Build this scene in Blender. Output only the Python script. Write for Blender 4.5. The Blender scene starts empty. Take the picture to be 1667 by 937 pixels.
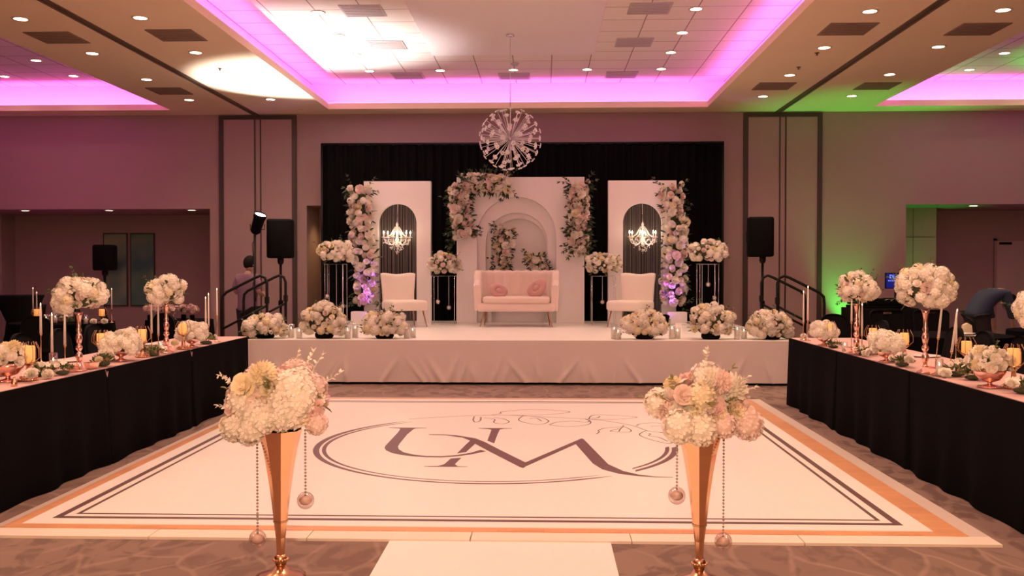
import bpy, bmesh, math, random
from mathutils import Vector, Matrix, Quaternion
from math import sin, cos, pi, atan, radians, sqrt

# ------------------------------------------------------------------ camera, world, exposure
sc = bpy.context.scene
COL = sc.collection
FOC, YAW, PITCH, HC = 1550.0, atan(52/1550), atan(28.5/1550), 1.55
cd = bpy.data.cameras.new('camera'); cam = bpy.data.objects.new('camera', cd); COL.objects.link(cam)
cam.location = (0, 0, HC)
cam.rotation_euler = (pi/2 - PITCH, 0, YAW)
cd.sensor_width = 36.0; cd.lens = 36.0*FOC/1667; cd.clip_start = .05; cd.clip_end = 100
sc.camera = cam
w = bpy.data.worlds.new('world'); sc.world = w; w.use_nodes = True
w.node_tree.nodes['Background'].inputs[0].default_value = (.9, .6, .55, 1)
w.node_tree.nodes['Background'].inputs[1].default_value = .02
sc.view_settings.view_transform = 'Standard'
try: sc.view_settings.look = 'None'
except Exception: pass
sc.view_settings.exposure = 0.0
sc.view_settings.gamma = 1.0
sc.view_settings.use_curve_mapping = False
cy = sc.cycles
cy.use_denoising = True
cy.caustics_reflective = False; cy.caustics_refractive = False
cy.max_bounces = 8; cy.diffuse_bounces = 5; cy.glossy_bounces = 4; cy.transmission_bounces = 6; cy.transparent_max_bounces = 12
cy.sample_clamp_indirect = 4.0

# light levels, all in one place
WARM = (1.0, .645, .41)
DOWN_W = 90.0            # each ceiling downlight
COVE_W = 5.5            # cove strips, per metre
COVE_C = (.95, .13, .92)
SPOT_W = 1500.0           # bright white work light beside the stage
UP_PURPLE, UP_GREEN = 90.0, 330.0
OVERHEAD_FILL_W = 185.0         # added fill light above the dance floor, out of view
FRONT_FILL_W = 900.0        # added front fill light behind the viewer, out of view

# ------------------------------------------------------------------ where a point of the room is, given its depth or height
_d = Vector((-sin(YAW)*cos(PITCH), cos(YAW)*cos(PITCH), -sin(PITCH)))
_r = Vector((cos(YAW), sin(YAW), 0)); _u = _r.cross(_d)
def _ray(x, y): return _d + _r*((x-833.5)/FOC) + _u*((468.5-y)/FOC)
def at(x, y, Y):
    q = _ray(x, y); t = Y/q.y; return Vector((q.x*t, Y, HC + q.z*t))
def on(x, y, z):
    q = _ray(x, y); t = (z-HC)/q.z; return Vector((q.x*t, q.y*t, z))

# ------------------------------------------------------------------ materials
MT = {}
def mat(name, col, rough=.6, metal=0.0, emit=None, est=0.0, var=0.0, vscale=8.0, bump=0.0, bscale=40.0, transl=0.0, spec=None, sheen=0.0, rnd=0.0):
    m = bpy.data.materials.new(name); m.use_nodes = True; nt = m.node_tree; N = nt.nodes; L = nt.links
    b = N['Principled BSDF']; b.inputs['Base Color'].default_value = (*col, 1); b.inputs['Roughness'].default_value = rough; b.inputs['Metallic'].default_value = metal
    if spec is not None: b.inputs['Specular IOR Level'].default_value = spec
    if sheen: b.inputs['Sheen Weight'].default_value = sheen
    if emit: b.inputs['Emission Color'].default_value = (*emit, 1); b.inputs['Emission Strength'].default_value = est
    tc = N.new('ShaderNodeTexCoord'); out = None
    if var or rnd:
        no = N.new('ShaderNodeTexNoise'); no.inputs['Scale'].default_value = vscale; no.inputs['Detail'].default_value = 4; L.new(tc.outputs['Object'], no.inputs['Vector'])
        rmp = N.new('ShaderNodeMapRange'); rmp.inputs['To Min'].default_value = 1-var; rmp.inputs['To Max'].default_value = 1+var*.5; L.new(no.outputs['Fac'], rmp.inputs['Value'])
        src = rmp.outputs[0]
        if rnd:
            oi = N.new('ShaderNodeObjectInfo'); r2 = N.new('ShaderNodeMapRange'); r2.inputs['To Min'].default_value = 1-rnd; r2.inputs['To Max'].default_value = 1+rnd*.3; L.new(oi.outputs['Random'], r2.inputs['Value'])
            mu = N.new('ShaderNodeMath'); mu.operation = 'MULTIPLY'; L.new(src, mu.inputs[0]); L.new(r2.outputs[0], mu.inputs[1]); src = mu.outputs[0]
        vm = N.new('ShaderNodeVectorMath'); vm.operation = 'SCALE'; vm.inputs[0].default_value = col; L.new(src, vm.inputs['Scale']); L.new(vm.outputs[0], b.inputs['Base Color']); out = vm.outputs[0]
    if bump:
        no2 = N.new('ShaderNodeTexNoise'); no2.inputs['Scale'].default_value = bscale; no2.inputs['Detail'].default_value = 5; L.new(tc.outputs['Object'], no2.inputs['Vector'])
        bu = N.new('ShaderNodeBump'); bu.inputs['Strength'].default_value = bump; bu.inputs['Distance'].default_value = .01; L.new(no2.outputs['Fac'], bu.inputs['Height']); L.new(bu.outputs[0], b.inputs['Normal'])
    if transl:
        t = N.new('ShaderNodeBsdfTranslucent'); t.inputs[0].default_value = (*col, 1)
        if out: L.new(out, t.inputs[0])
        mx = N.new('ShaderNodeMixShader'); mx.inputs[0].default_value = transl
        L.new(b.outputs[0], mx.inputs[1]); L.new(t.outputs[0], mx.inputs[2]); L.new(mx.outputs[0], N['Material Output'].inputs[0])
    MT[name] = m; return m
def glassmat(name, col=(1, 1, 1), fac=.12):
    m = bpy.data.materials.new(name); m.use_nodes = True; nt = m.node_tree; N = nt.nodes; L = nt.links
    N.remove(N['Principled BSDF'])
    tr = N.new('ShaderNodeBsdfTransparent'); tr.inputs[0].default_value = (*col, 1)
    gl = N.new('ShaderNodeBsdfGlossy'); gl.inputs['Roughness'].default_value = .05
    fr = N.new('ShaderNodeLayerWeight'); fr.inputs[0].default_value = .35
    ad = N.new('ShaderNodeMath'); ad.operation = 'ADD'; ad.inputs[1].default_value = fac; ad.use_clamp = True; L.new(fr.outputs['Facing'], ad.inputs[0])
    mu = N.new('ShaderNodeMath'); mu.operation = 'MULTIPLY'; mu.inputs[1].default_value = .45; L.new(ad.outputs[0], mu.inputs[0])
    mx = N.new('ShaderNodeMixShader'); L.new(mu.outputs[0], mx.inputs[0]); L.new(tr.outputs[0], mx.inputs[1]); L.new(gl.outputs[0], mx.inputs[2])
    L.new(mx.outputs[0], N['Material Output'].inputs[0]); MT[name] = m; return m

mat('wall', (.37, .245, .24), .85, var=.06, vscale=1.5, bump=.1, bscale=120)
mat('ceil', (.95, .77, .56), .9, var=.03, vscale=2)
mat('cove', (.92, .87, .86), .8, var=.02)
mat('frame', (.045, .028, .022), .5, var=.1)
mat('track', (.13, .075, .05), .5, var=.1)
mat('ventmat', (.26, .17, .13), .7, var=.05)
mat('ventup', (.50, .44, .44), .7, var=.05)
mat('lens', (1, .9, .75), .5, emit=(1, .80, .55), est=14)
mat('trimring', (.8, .72, .62), .4)
mat('black', (.0038, .0034, .004), .8, var=.2, vscale=6, spec=.15)
mat('blackcloth', (.0033, .0028, .0036), .9, var=.2, vscale=5, spec=.05)
mat('drapecloth', (.0035, .0030, .0035), .95, var=.2, spec=.05)
mat('blackmetal', (.008, .0065, .006), .55, spec=.2)
mat('blackplastic', (.0033, .003, .0035), .7, spec=.08)
mat('whitevinyl', (.86, .83, .80), .35, var=.02, vscale=.8)
mat('panelwhite', (.80, .74, .73), .5, var=.02)
mat('clothwhite', (.66, .58, .55), .75, var=.05, vscale=3, bump=.15, bscale=300)
mat('runner', (.66, .43, .40), .7, var=.05, vscale=10, bump=.2, bscale=200)
mat('stripe', (.11, .055, .05), .5, var=.1)
mat('mono', (.135, .072, .068), .45, var=.05)
mat('trimgrey', (.60, .52, .46), .5, var=.05)
mat('trimwhite', (.80, .70, .60), .5, var=.04)
mat('velvet', (.72, .57, .50), .75, var=.04, sheen=.5, bump=.1, bscale=200)
mat('pinkvelvet', (.52, .29, .26), .75, var=.08, sheen=.5, bump=.3, bscale=60)
mat('bouclewhite', (.78, .70, .62), .8, var=.04, bump=.2, bscale=150)
mat('gold', (.86, .52, .30), .17, metal=1, var=.05, vscale=20)
mat('golddark', (.62, .38, .22), .25, metal=1, var=.1, vscale=20)
mat('copper', (.92, .56, .46), .2, metal=1, var=.1, vscale=30)
mat('leggold', (.45, .27, .17), .3, metal=.9)
mat('chrome', (.8, .78, .78), .12, metal=1)
mat('flw', (.90, .83, .73), .6, var=.05, transl=.10, rnd=.10, vscale=6)
mat('fly', (.90, .79, .56), .6, var=.05, transl=.10, rnd=.10, vscale=6)
mat('flp', (.84, .66, .60), .6, var=.06, transl=.10, rnd=.15, vscale=6)
mat('flp2', (.76, .52, .50), .6, var=.06, transl=.10, rnd=.15, vscale=6)
mat('leaf', (.085, .115, .035), .5, var=.4, vscale=12, transl=.15)
mat('leafdark', (.035, .058, .022), .5, var=.4, vscale=12, transl=.1)
mat('leafpale', (.30, .29, .13), .6, var=.3, vscale=12, transl=.2)
mat('moss', (.06, .065, .03), .9, var=.4, vscale=20)
mat('crystal', (.96, .93, .93), .12, metal=.15, var=.1, vscale=40)
mat('wax', (.90, .84, .76), .5, transl=.3)
mat('waxglow', (.95, .60, .26), .5, emit=(1, .46, .13), est=.62, transl=.3)
mat('flame', (1, .7, .4), .5, emit=(1, .72, .40), est=9)
mat('bulb', (1, .8, .5), .5, emit=(1, .80, .55), est=26)
mat('spotlens', (1, 1, 1), .5, emit=(1, .97, .95), est=30)
mat('screen', (.01, .01, .03), .3, emit=(.005, .01, .16), est=1.0)
mat('screentext', (.2, .3, .9), .3, emit=(.18, .28, 1.0), est=1.2)
mat('bead', (.50, .42, .38), .25, metal=.7)
mat('silverthread', (.45, .40, .40), .35, metal=.7)
mat('skin', (.45, .27, .19), .6, var=.05)
mat('hair', (.008, .006, .005), .8, spec=.1)
mat('shirtgrey', (.21, .12, .17), .8, var=.1)
mat('shirtblue', (.030, .050, .080), .8, var=.1)
mat('trousers', (.015, .013, .014), .8)
mat('artgreen', (.10, .2, .16), .6)
mat('plate', (.85, .82, .78), .25)
mat('napkin', (.80, .70, .45), .7, bump=.3, bscale=60)
mat('doorwood', (.55, .34, .16), .6, var=.1)
mat('doorwall', (.46, .34, .32), .7)
mat('ledgreen', (.1, 1, .2), .5, emit=(.05, 1, .12), est=8)
mat('ledpurple', (.6, .1, 1), .5, emit=(.45, .08, 1), est=8)
mat('ledstrip', (.9, .5, 1), .5, emit=(.8, .25, 1), est=2)
glassmat('glass', (1, 1, 1), .02); glassmat('glassball', (.93, .86, .84), .25)

def carpet():
    m = mat('carpet', (.22, .14, .11), .95); nt = m.node_tree; N = nt.nodes; L = nt.links; b = N['Principled BSDF']
    tc = [n for n in N if n.type == 'TEX_COORD'][0]
    mp = N.new('ShaderNodeMapping'); mp.inputs['Scale'].default_value = (1.0, .62, 1); L.new(tc.outputs['Object'], mp.inputs[0])
    nz = N.new('ShaderNodeTexNoise'); nz.inputs['Scale'].default_value = 1.3; L.new(mp.outputs[0], nz.inputs['Vector'])
    mx = N.new('ShaderNodeMix'); mx.data_type = 'VECTOR'; mx.inputs['Factor'].default_value = .35; L.new(mp.outputs[0], mx.inputs[4]); L.new(nz.outputs['Color'], mx.inputs[5])
    vo = N.new('ShaderNodeTexVoronoi'); vo.feature = 'DISTANCE_TO_EDGE'; vo.inputs['Scale'].default_value = 4.4; L.new(mx.outputs[1], vo.inputs['Vector'])
    r = N.new('ShaderNodeValToRGB'); e = r.color_ramp.elements
    e[0].position = .015; e[0].color = (.29, .20, .155, 1); e[1].position = .06; e[1].color = (.165, .105, .08, 1)
    e2 = e.new(.03); e2.color = (.24, .165, .125, 1); L.new(vo.outputs['Distance'], r.inputs[0])
    n2 = N.new('ShaderNodeTexNoise'); n2.inputs['Scale'].default_value = 4.5; n2.inputs['Detail'].default_value = 6; n2.inputs['Distortion'].default_value = 1.2; L.new(mp.outputs[0], n2.inputs['Vector'])
    r2 = N.new('ShaderNodeValToRGB'); e = r2.color_ramp.elements
    e[0].position = .42; e[0].color = (.14, .09, .07, 1); e[1].position = .50; e[1].color = (.235, .16, .125, 1); L.new(n2.outputs['Fac'], r2.inputs[0])
    n3 = N.new('ShaderNodeTexNoise'); n3.inputs['Scale'].default_value = .55; L.new(mp.outputs[0], n3.inputs['Vector'])
    r3 = N.new('ShaderNodeValToRGB'); r3.color_ramp.elements[0].position = .42; r3.color_ramp.elements[1].position = .52; L.new(n3.outputs['Fac'], r3.inputs[0])
    m2 = N.new('ShaderNodeMix'); m2.data_type = 'RGBA'; sc3 = N.new('ShaderNodeMapRange'); sc3.inputs['To Min'].default_value = .45; sc3.inputs['To Max'].default_value = 1.0; L.new(r3.outputs[0], sc3.inputs['Value']); L.new(sc3.outputs[0], m2.inputs[0]); L.new(r.outputs[0], m2.inputs[6]); L.new(r2.outputs[0], m2.inputs[7])
    L.new(m2.outputs[2], b.inputs['Base Color'])
carpet()
def woodm():
    m = mat('parquet', (.75, .36, .14), .35); nt = m.node_tree; N = nt.nodes; L = nt.links; b = N['Principled BSDF']
    tc = [n for n in N if n.type == 'TEX_COORD'][0]
    br = N.new('ShaderNodeTexBrick'); br.inputs['Scale'].default_value = 3.3; br.inputs['Mortar Size'].default_value = .006; br.inputs['Row Height'].default_value = .25; br.inputs['Brick Width'].default_value = .9
    br.inputs['Color1'].default_value = (.66, .33, .17, 1); br.inputs['Color2'].default_value = (.52, .25, .13, 1); br.inputs['Mortar'].default_value = (.4, .18, .08, 1)
    L.new(tc.outputs['Object'], br.inputs['Vector'])
    n = N.new('ShaderNodeTexNoise'); n.inputs['Scale'].default_value = 3; L.new(tc.outputs['Object'], n.inputs['Vector'])
    mx = N.new('ShaderNodeMix'); mx.data_type = 'RGBA'; mx.inputs[7].default_value = (.72, .39, .19, 1); L.new(n.outputs['Fac'], mx.inputs[0]); L.new(br.outputs['Color'], mx.inputs[6]); L.new(mx.outputs[2], b.inputs['Base Color'])
woodm()
def tilem():
    m = mat('ceiltile', (.74, .66, .62), .9); nt = m.node_tree; N = nt.nodes; L = nt.links; b = N['Principled BSDF']
    tc = [n for n in N if n.type == 'TEX_COORD'][0]
    br = N.new('ShaderNodeTexBrick'); br.offset = 0; br.inputs['Scale'].default_value = 1; br.inputs['Mortar Size'].default_value = .009; br.inputs['Row Height'].default_value = .66; br.inputs['Brick Width'].default_value = .66
    br.inputs['Color1'].default_value = (.90, .82, .77, 1); br.inputs['Color2'].default_value = (.86, .78, .73, 1); br.inputs['Mortar'].default_value = (.36, .27, .24, 1)
    mp = N.new('ShaderNodeMapping'); mp.inputs['Location'].default_value = (1.85+.0, -15.78+.66*30, 0); L.new(tc.outputs['Object'], mp.inputs[0]); L.new(mp.outputs[0], br.inputs['Vector']); L.new(br.outputs['Color'], b.inputs['Base Color'])
tilem()
def artm(nm, c1, c2, c3):
    m = mat(nm, c1, .6); nt = m.node_tree; N = nt.nodes; L = nt.links; b = N['Principled BSDF']
    tc = [n for n in N if n.type == 'TEX_COORD'][0]
    n = N.new('ShaderNodeTexNoise'); n.inputs['Scale'].default_value = 1.6; n.inputs['Detail'].default_value = 1; L.new(tc.outputs['Object'], n.inputs['Vector'])
    r = N.new('ShaderNodeValToRGB'); e = r.color_ramp.elements; e[0].position = .35; e[0].color = (*c1, 1); e[1].position = .65; e[1].color = (*c3, 1); e2 = e.new(.5); e2.color = (*c2, 1)
    L.new(n.outputs['Fac'], r.inputs[0]); L.new(r.outputs[0], b.inputs['Base Color'])
artm('art1', (.05, .13, .13), (.17, .26, .18), (.32, .33, .16))
artm('art2', (.045, .13, .12), (.09, .19, .13), (.22, .28, .14))

# ------------------------------------------------------------------ mesh helpers
class MB:
    def __init__(s): s.v = []; s.f = []; s.m = []; s.s = []
    def add(s, vs, fs, mi=0, sm=False, M=None):
        o = len(s.v)
        s.v += [tuple(M @ Vector(p)) for p in vs] if M is not None else [tuple(p) for p in vs]
        for f in fs: s.f.append(tuple(i+o for i in f)); s.m.append(mi); s.s.append(sm)
        return s
    def box(s, x0, x1, y0, y1, z0, z1, mi=0, bev=0, M=None, seg=2):
        if bev:
            bm = bmesh.new(); bmesh.ops.create_cube(bm, size=1)
            for v in bm.verts: v.co = Vector(((x0+x1)/2+v.co.x*(x1-x0), (y0+y1)/2+v.co.y*(y1-y0), (z0+z1)/2+v.co.z*(z1-z0)))
            bmesh.ops.bevel(bm, geom=list(bm.edges), offset=bev, segments=seg, affect='EDGES', profile=.5)
            bm.verts.index_update(); s.add([v.co.copy() for v in bm.verts], [[v.index for v in f.verts] for f in bm.faces], mi, True, M); bm.free(); return s
        v = [(x, y, z) for x in (x0, x1) for y in (y0, y1) for z in (z0, z1)]
        return s.add(v, [(0, 1, 3, 2), (4, 6, 7, 5), (0, 4, 5, 1), (2, 3, 7, 6), (0, 2, 6, 4), (1, 5, 7, 3)], mi, False, M)
    def lathe(s, prof, n=16, mi=0, sm=True, M=None, caps=True, ph=0):
        vs = []; fs = []
        for (r, z) in prof:
            for k in range(n): a = 2*pi*k/n+ph; vs.append((r*cos(a), r*sin(a), z))
        for i in range(len(prof)-1):
            for k in range(n): k2 = (k+1) % n; fs.append((i*n+k, i*n+k2, (i+1)*n+k2, (i+1)*n+k))
        if caps:
            if prof[0][0] > 1e-4: fs.append(tuple(range(n))[::-1])
            if prof[-1][0] > 1e-4: fs.append(tuple((len(prof)-1)*n+k for k in range(n)))
        return s.add(vs, fs, mi, sm, M)
    def tube(s, pts, r, n=8, mi=0, sm=True, closed=False, M=None, caps=True):
        P = [Vector(p) for p in pts]; m = len(P); R = r if isinstance(r, (list, tuple)) else [r]*m
        vs = []; fs = []; prev = None
        for i in range(m):
            if closed: t = P[(i+1) % m]-P[i-1]
            else: t = P[min(i+1, m-1)]-P[max(i-1, 0)]
            if t.length < 1e-9: t = Vector((0, 0, 1))
            t.normalize()
            if prev is None: a = t.cross(Vector((0, 0, 1)) if abs(t.z) < .9 else Vector((1, 0, 0))).normalized()
            else: a = (prev - t*prev.dot(t)).normalized()
            prev = a; b = t.cross(a)
            for k in range(n): an = 2*pi*k/n; vs.append(P[i]+(a*cos(an)+b*sin(an))*R[i])
        for i in range(m if closed else m-1):
            j = (i+1) % m
            for k in range(n): k2 = (k+1) % n; fs.append((i*n+k, i*n+k2, j*n+k2, j*n+k))
        if not closed and caps: fs.append(tuple(range(n))[::-1]); fs.append(tuple((m-1)*n+k for k in range(n)))
        return s.add(vs, fs, mi, sm, M)
    def grid(s, fn, nu, nv, mi=0, sm=True, cu=False, M=None):
        vs = [fn(i/(nu if cu else nu), j/nv) for j in range(nv+1) for i in range(nu if cu else nu+1)]
        w_ = nu if cu else nu+1; fs = []
        for j in range(nv):
            for i in range(nu): i2 = (i+1) % w_ if cu else i+1; fs.append((j*w_+i, j*w_+i2, (j+1)*w_+i2, (j+1)*w_+i))
        return s.add(vs, fs, mi, sm, M)
    def ball(s, c, r, n=10, mi=0, sc_=(1, 1, 1), M=None):
        c = Vector(c); k = max(4, n//2+1)
        T = Matrix.Translation(c) @ Matrix.Diagonal((*sc_, 1))
        if M is not None: T = M @ T
        return s.lathe([(max(r*sin(pi*i/k), 1e-5), -r*cos(pi*i/k)) for i in range(k+1)], n, mi, True, T, caps=False)
    def prism(s, poly, a0, a1, ax='y', mi=0, M=None):
        n = len(poly)
        f = {'y': lambda p, a: (p[0], a, p[1]), 'z': lambda p, a: (p[0], p[1], a), 'x': lambda p, a: (a, p[0], p[1])}[ax]
        vs = [f(p, a0) for p in poly]+[f(p, a1) for p in poly]
        return s.add(vs, [tuple(range(n)), tuple(range(n, 2*n))[::-1]]+[(i, i+n, (i+1) % n+n, (i+1) % n) for i in range(n)], mi, False, M)
    def mesh(s, name, mats):
        me = bpy.data.meshes.new(name); me.from_pydata(s.v, [], s.f)
        for q in (mats if isinstance(mats, (list, tuple)) else [mats]): me.materials.append(MT[q])
        me.polygons.foreach_set('material_index', s.m); me.polygons.foreach_set('use_smooth', s.s); me.update(); return me
    def obj(s, name, mats, parent=None, loc=(0, 0, 0), rz=0):
        return link(name, s.mesh(name, mats), parent, loc, rz)
def link(name, data, parent=None, loc=(0, 0, 0), rz=0):
    o = bpy.data.objects.new(name, data); COL.objects.link(o); o.parent = parent; o.location = loc
    if rz: o.rotation_euler = (0, 0, rz)
    return o
def tag(o, label, cat, group=None, kind=None):
    o['label'] = label; o['category'] = cat
    if group: o['group'] = group
    if kind: o['kind'] = kind
    return o
def thing(name, label, cat, loc=(0, 0, 0), rz=0, group=None):
    return tag(link(name, None, None, loc, rz), label, cat, group)
def struct(o): o['kind'] = 'structure'; return o
def lamp(name, kind, loc, energy, col, parent=None, target=None, **kw):
    l = bpy.data.lights.new(name, kind); l.energy = energy; l.color = col
    for k, v in kw.items(): setattr(l, k, v)
    o = link(name, l, parent, loc)
    if target is not None: o.rotation_euler = (Vector(target)-Vector(loc)).to_track_quat('-Z', 'Y').to_euler()
    return o
def copy_tree(o, parent=None):
    c = o.copy(); COL.objects.link(c); c.parent = parent
    for ch in list(o.children): copy_tree(ch, c)
    return c
RN = random.Random(7)
def dirquat(d, spin=0.0): return Vector((0, 0, 1)).rotation_difference(Vector(d).normalized()) @ Quaternion((0, 0, 1), spin)
def fib(n, zmin=-1.0, zmax=1.0):
    out = []
    for i in range(n):
        z = zmax-(zmax-zmin)*(i+.5)/n; r = sqrt(max(0, 1-z*z)); a = i*2.399963; out.append(Vector((r*cos(a), r*sin(a), z)))
    return out

# ------------------------------------------------------------------ setting: floor, walls, ceiling
XL, XR, YF, YB = -12.2, 11.2, -4.0, 18.55
ZC, ZU = 4.6, 5.15
struct(MB().box(XL-.5, XR+.5, YF-.2, 21.2, -.2, 0).obj('floor', 'carpet'))
wb = MB(); T = .12
wb.box(XL, XR, YB, YB+T, 2.82, ZU+.3)                   # header band
wb.box(-6.57, -4.65, YB, YB+T, 0, 2.82); wb.box(-3.6, 6.95, YB, YB+T, 0, 2.82); wb.box(-12.2, -6.57, YB, YB+T, 2.76, 2.82)
struct(wb.obj('wall_back', 'wall'))
struct(MB().box(XL-.15, XL, YF, 21, 0, ZU+.3).obj('wall_left', 'wall'))
struct(MB().box(XR, XR+.15, YF, 21, 0, ZU+.3).obj('wall_right', 'wall'))
struct(MB().box(XL, XR, YF-.15, YF, 0, ZU+.3).obj('wall_front', 'wall'))
# recesses behind the back wall
rc = MB()
rc.box(XL, -6.45, 20.62, 20.74, 0, 3.0); rc.box(-6.57, -6.45, YB+T, 20.62, 0, 3.0); rc.box(XL, -6.57, YB+T, 20.62, 2.76, 2.9)
rc.box(XL, -11.65, 20.1, 20.62, 0, 2.76)
struct(rc.obj('wall_left_recess', 'wall'))
rc = MB()
rc.box(6.83, XR, 20.62, 20.74, 0, 3.0); rc.box(6.83, 6.95, YB+T, 20.62, 0, 3.0); rc.box(6.95, XR, YB+T, 20.62, 2.82, 2.95)
rc.box(6.95, 7.95, 19.6, 20.62, 0, 2.82)
struct(rc.obj('wall_right_recess', 'wall'))
g = MB(); g.box(7.48, 7.49, 19.594, 19.6, 0, 2.82); g.box(6.95, 7.95, 19.594, 19.6, 2.22, 2.23); struct(g.obj('trim_1', 'track'))
# door niche beside the drape
nb = MB(); nb.box(-4.77, -4.65, YB+T, 19.6, 0, 3.0); nb.box(-3.6, -3.48, YB+T, 19.6, 0, 3.0); nb.box(-4.65, -3.6, YB+T, 19.6, 2.82, 3.0); nb.box(-4.77, -3.48, 19.6, 19.7, 0, 3.0)
struct(nb.obj('wall_niche', 'wall'))
d = struct(MB().box(-4.6, -3.65, 19.55, 19.6, 0, 2.2, bev=.004).obj('door_1', 'doorwood'))
lever = MB().tube([(-4.5, 19.55, 1.02), (-4.5, 19.49, 1.02), (-4.38, 19.49, 1.02)], .012).obj('door_handle', 'chrome', d)
p = at(1618, 388, 20.6)
d2 = struct(MB().box(p.x+.05, p.x+1.0, 20.58, 20.62, 0, 2.18, bev=.004).obj('door_2', 'doorwall'))
MB().box(p.x, p.x+.05, 20.56, 20.62, 0, 2.23).box(p.x+1.0, p.x+1.05, 20.56, 20.62, 0, 2.23).box(p.x, p.x+1.05, 20.56, 20.62, 2.18, 2.23).obj('door_frame', 'wall', d2)
MB().tube([(p.x+.12, 20.58, 1.02), (p.x+.12, 20.53, 1.02), (p.x+.24, 20.53, 1.02)], .012).obj('door_handle', 'chrome', d2)
MB().box(p.x+.1, p.x+.35, 20.54, 20.58, 2.10, 2.15).obj('door_closer', 'blackmetal', d2)
# baseboards
MB_ = MB().box(-6.57, -4.65, YB-.015, YB, 0, .12).box(3.3, 6.95, YB-.015, YB, 0, .12); struct(MB_.obj('baseboard_back', 'frame'))

# openings in the main ceiling: (x0,x1,y0,y1)
OPEN = [(-11.6, -7.10, 9.0, 17.95), (-4.08, 3.05, 3.0, 17.95), (6.12, 10.6, 9.0, 17.95)]
def slab(mb, X0, X1, Y0, Y1, z0, z1, holes, mi=0):
    xs = sorted({X0, X1, *[h[0] for h in holes], *[h[1] for h in holes]}); ys = sorted({Y0, Y1, *[h[2] for h in holes], *[h[3] for h in holes]})
    for i in range(len(xs)-1):
        # merge solid cells of a column so that no coplanar seams are left
        run = None
        for j in range(len(ys)-1):
            cx, c_y = (xs[i]+xs[i+1])/2, (ys[j]+ys[j+1])/2
            solid = not any(h[0] < cx < h[1] and h[2] < c_y < h[3] for h in holes)
            if solid: run = (run[0], ys[j+1]) if run else (ys[j], ys[j+1])
            if (not solid or j == len(ys)-2) and run: mb.box(xs[i], xs[i+1], run[0], run[1], z0, z1, mi); run = None
cb = MB(); slab(cb, XL, XR, YF, YB, ZC, ZC+.11, OPEN); struct(cb.obj('ceiling', 'ceil'))
E_ = .42
uc = MB()
for (a, b, c, e) in OPEN:
    uc.box(a-E_-.1, b+E_+.1, c-E_-.1, min(e+E_, YB-.02)+.02, ZU, ZU+.1)
struct(uc.obj('ceiling.001', 'ceiltile'))
for i, (a, b, c, e) in enumerate(OPEN):
    k = MB(); y1 = min(e+E_, YB-.03); z0 = ZC+.11
    k.box(a-E_-.05, a-E_, c-E_, y1, z0, ZU); k.box(b+E_, b+E_+.05, c-E_, y1, z0, ZU); k.box(a-E_-.05, b+E_+.05, c-E_-.05, c-E_, z0, ZU); k.box(a-E_-.05, b+E_+.05, y1, y1+.03, z0, ZU)
    struct(k.obj('trim_%d' % (i+4), 'cove'))
    nm = ['left', 'middle', 'right'][i]
    st = thing('led_strip', 'magenta light strip hidden on the ledge of the %s ceiling cove' % nm, 'led strip', ((a+b)/2, (c+e)/2, ZC+.115), 0)
    hx, hy = (b-a)/2, (e-c)/2; q = .05
    MB().box(-hx-q-.02, -hx-q, -hy-q, hy+q, 0, .02).box(hx+q, hx+q+.02, -hy-q, hy+q, 0, .02).box(-hx-q, hx+q, hy+q, hy+q+.02, 0, .02).box(-hx-q, hx+q, -hy-q-.02, -hy-q, 0, .02).obj('strip', 'ledstrip', st)
    for (lx, ly, ln, tx, ty) in ((-hx-q-.04, 0, 2*hy, -1, 0), (hx+q+.04, 0, 2*hy, 1, 0), (0, hy+q+.04, 2*hx, 0, 1), (0, -hy-q-.04, 2*hx, 0, -1)):
        o = lamp('strip_light', 'AREA', (lx, ly, .03), COVE_W*ln, COVE_C, st, shape='RECTANGLE', size=ln, size_y=.05)
        dd = Vector((tx*.75, ty*.75, .66)).normalized()
        zax = -dd; xax = Vector((0, 1, 0)) if tx else Vector((1, 0, 0)); yax = zax.cross(xax)
        o.rotation_euler = Matrix((xax, yax, zax)).transposed().to_euler()
# lowered flat panel of the middle cove, and the dark partition tracks
struct(MB().box(-1.85, .83, 6.0, 15.78, ZU-.05, ZU, bev=.01).obj('ceiling.002', 'cove'))
for i, X in enumerate((-5.64, 4.50)):
    struct(MB().box(X-.06, X-.018, YF, YB, ZC-.014, ZC).box(X+.018, X+.06, YF, YB, ZC-.014, ZC).box(X-.018, X+.018, YF, YB, ZC-.004, ZC).obj('trim_%d' % (i+2), 'track'))
# tall framed partition pockets
for i, (x0, x1) in enumerate(((-6.37, -4.84), (3.84, 5.34))):
    b_ = MB(); y0 = YB-.05
    b_.box(x0, x0+.09, y0, YB, 0, ZC-.02).box(x1-.09, x1, y0, YB, 0, ZC-.02).box(x0+.09, x1-.09, y0, YB, ZC-.1, ZC-.02)
    xm = (x0+x1)/2; b_.box(xm-.07, xm-.045, y0+.01, YB, 0, ZC-.1).box(xm+.045, xm+.07, y0+.01, YB, 0, ZC-.1)
    o = struct(b_.obj('door_%d' % (i+3), 'frame'))
    MB().box(x0+.09, xm-.07, YB-.03, YB, .01, ZC-.1).box(xm+.07, x1-.09, YB-.03, YB, .01, ZC-.1).box(xm-.045, xm+.045, YB-.02, YB, .01, ZC-.1).obj('panel', 'wall', o)

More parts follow.
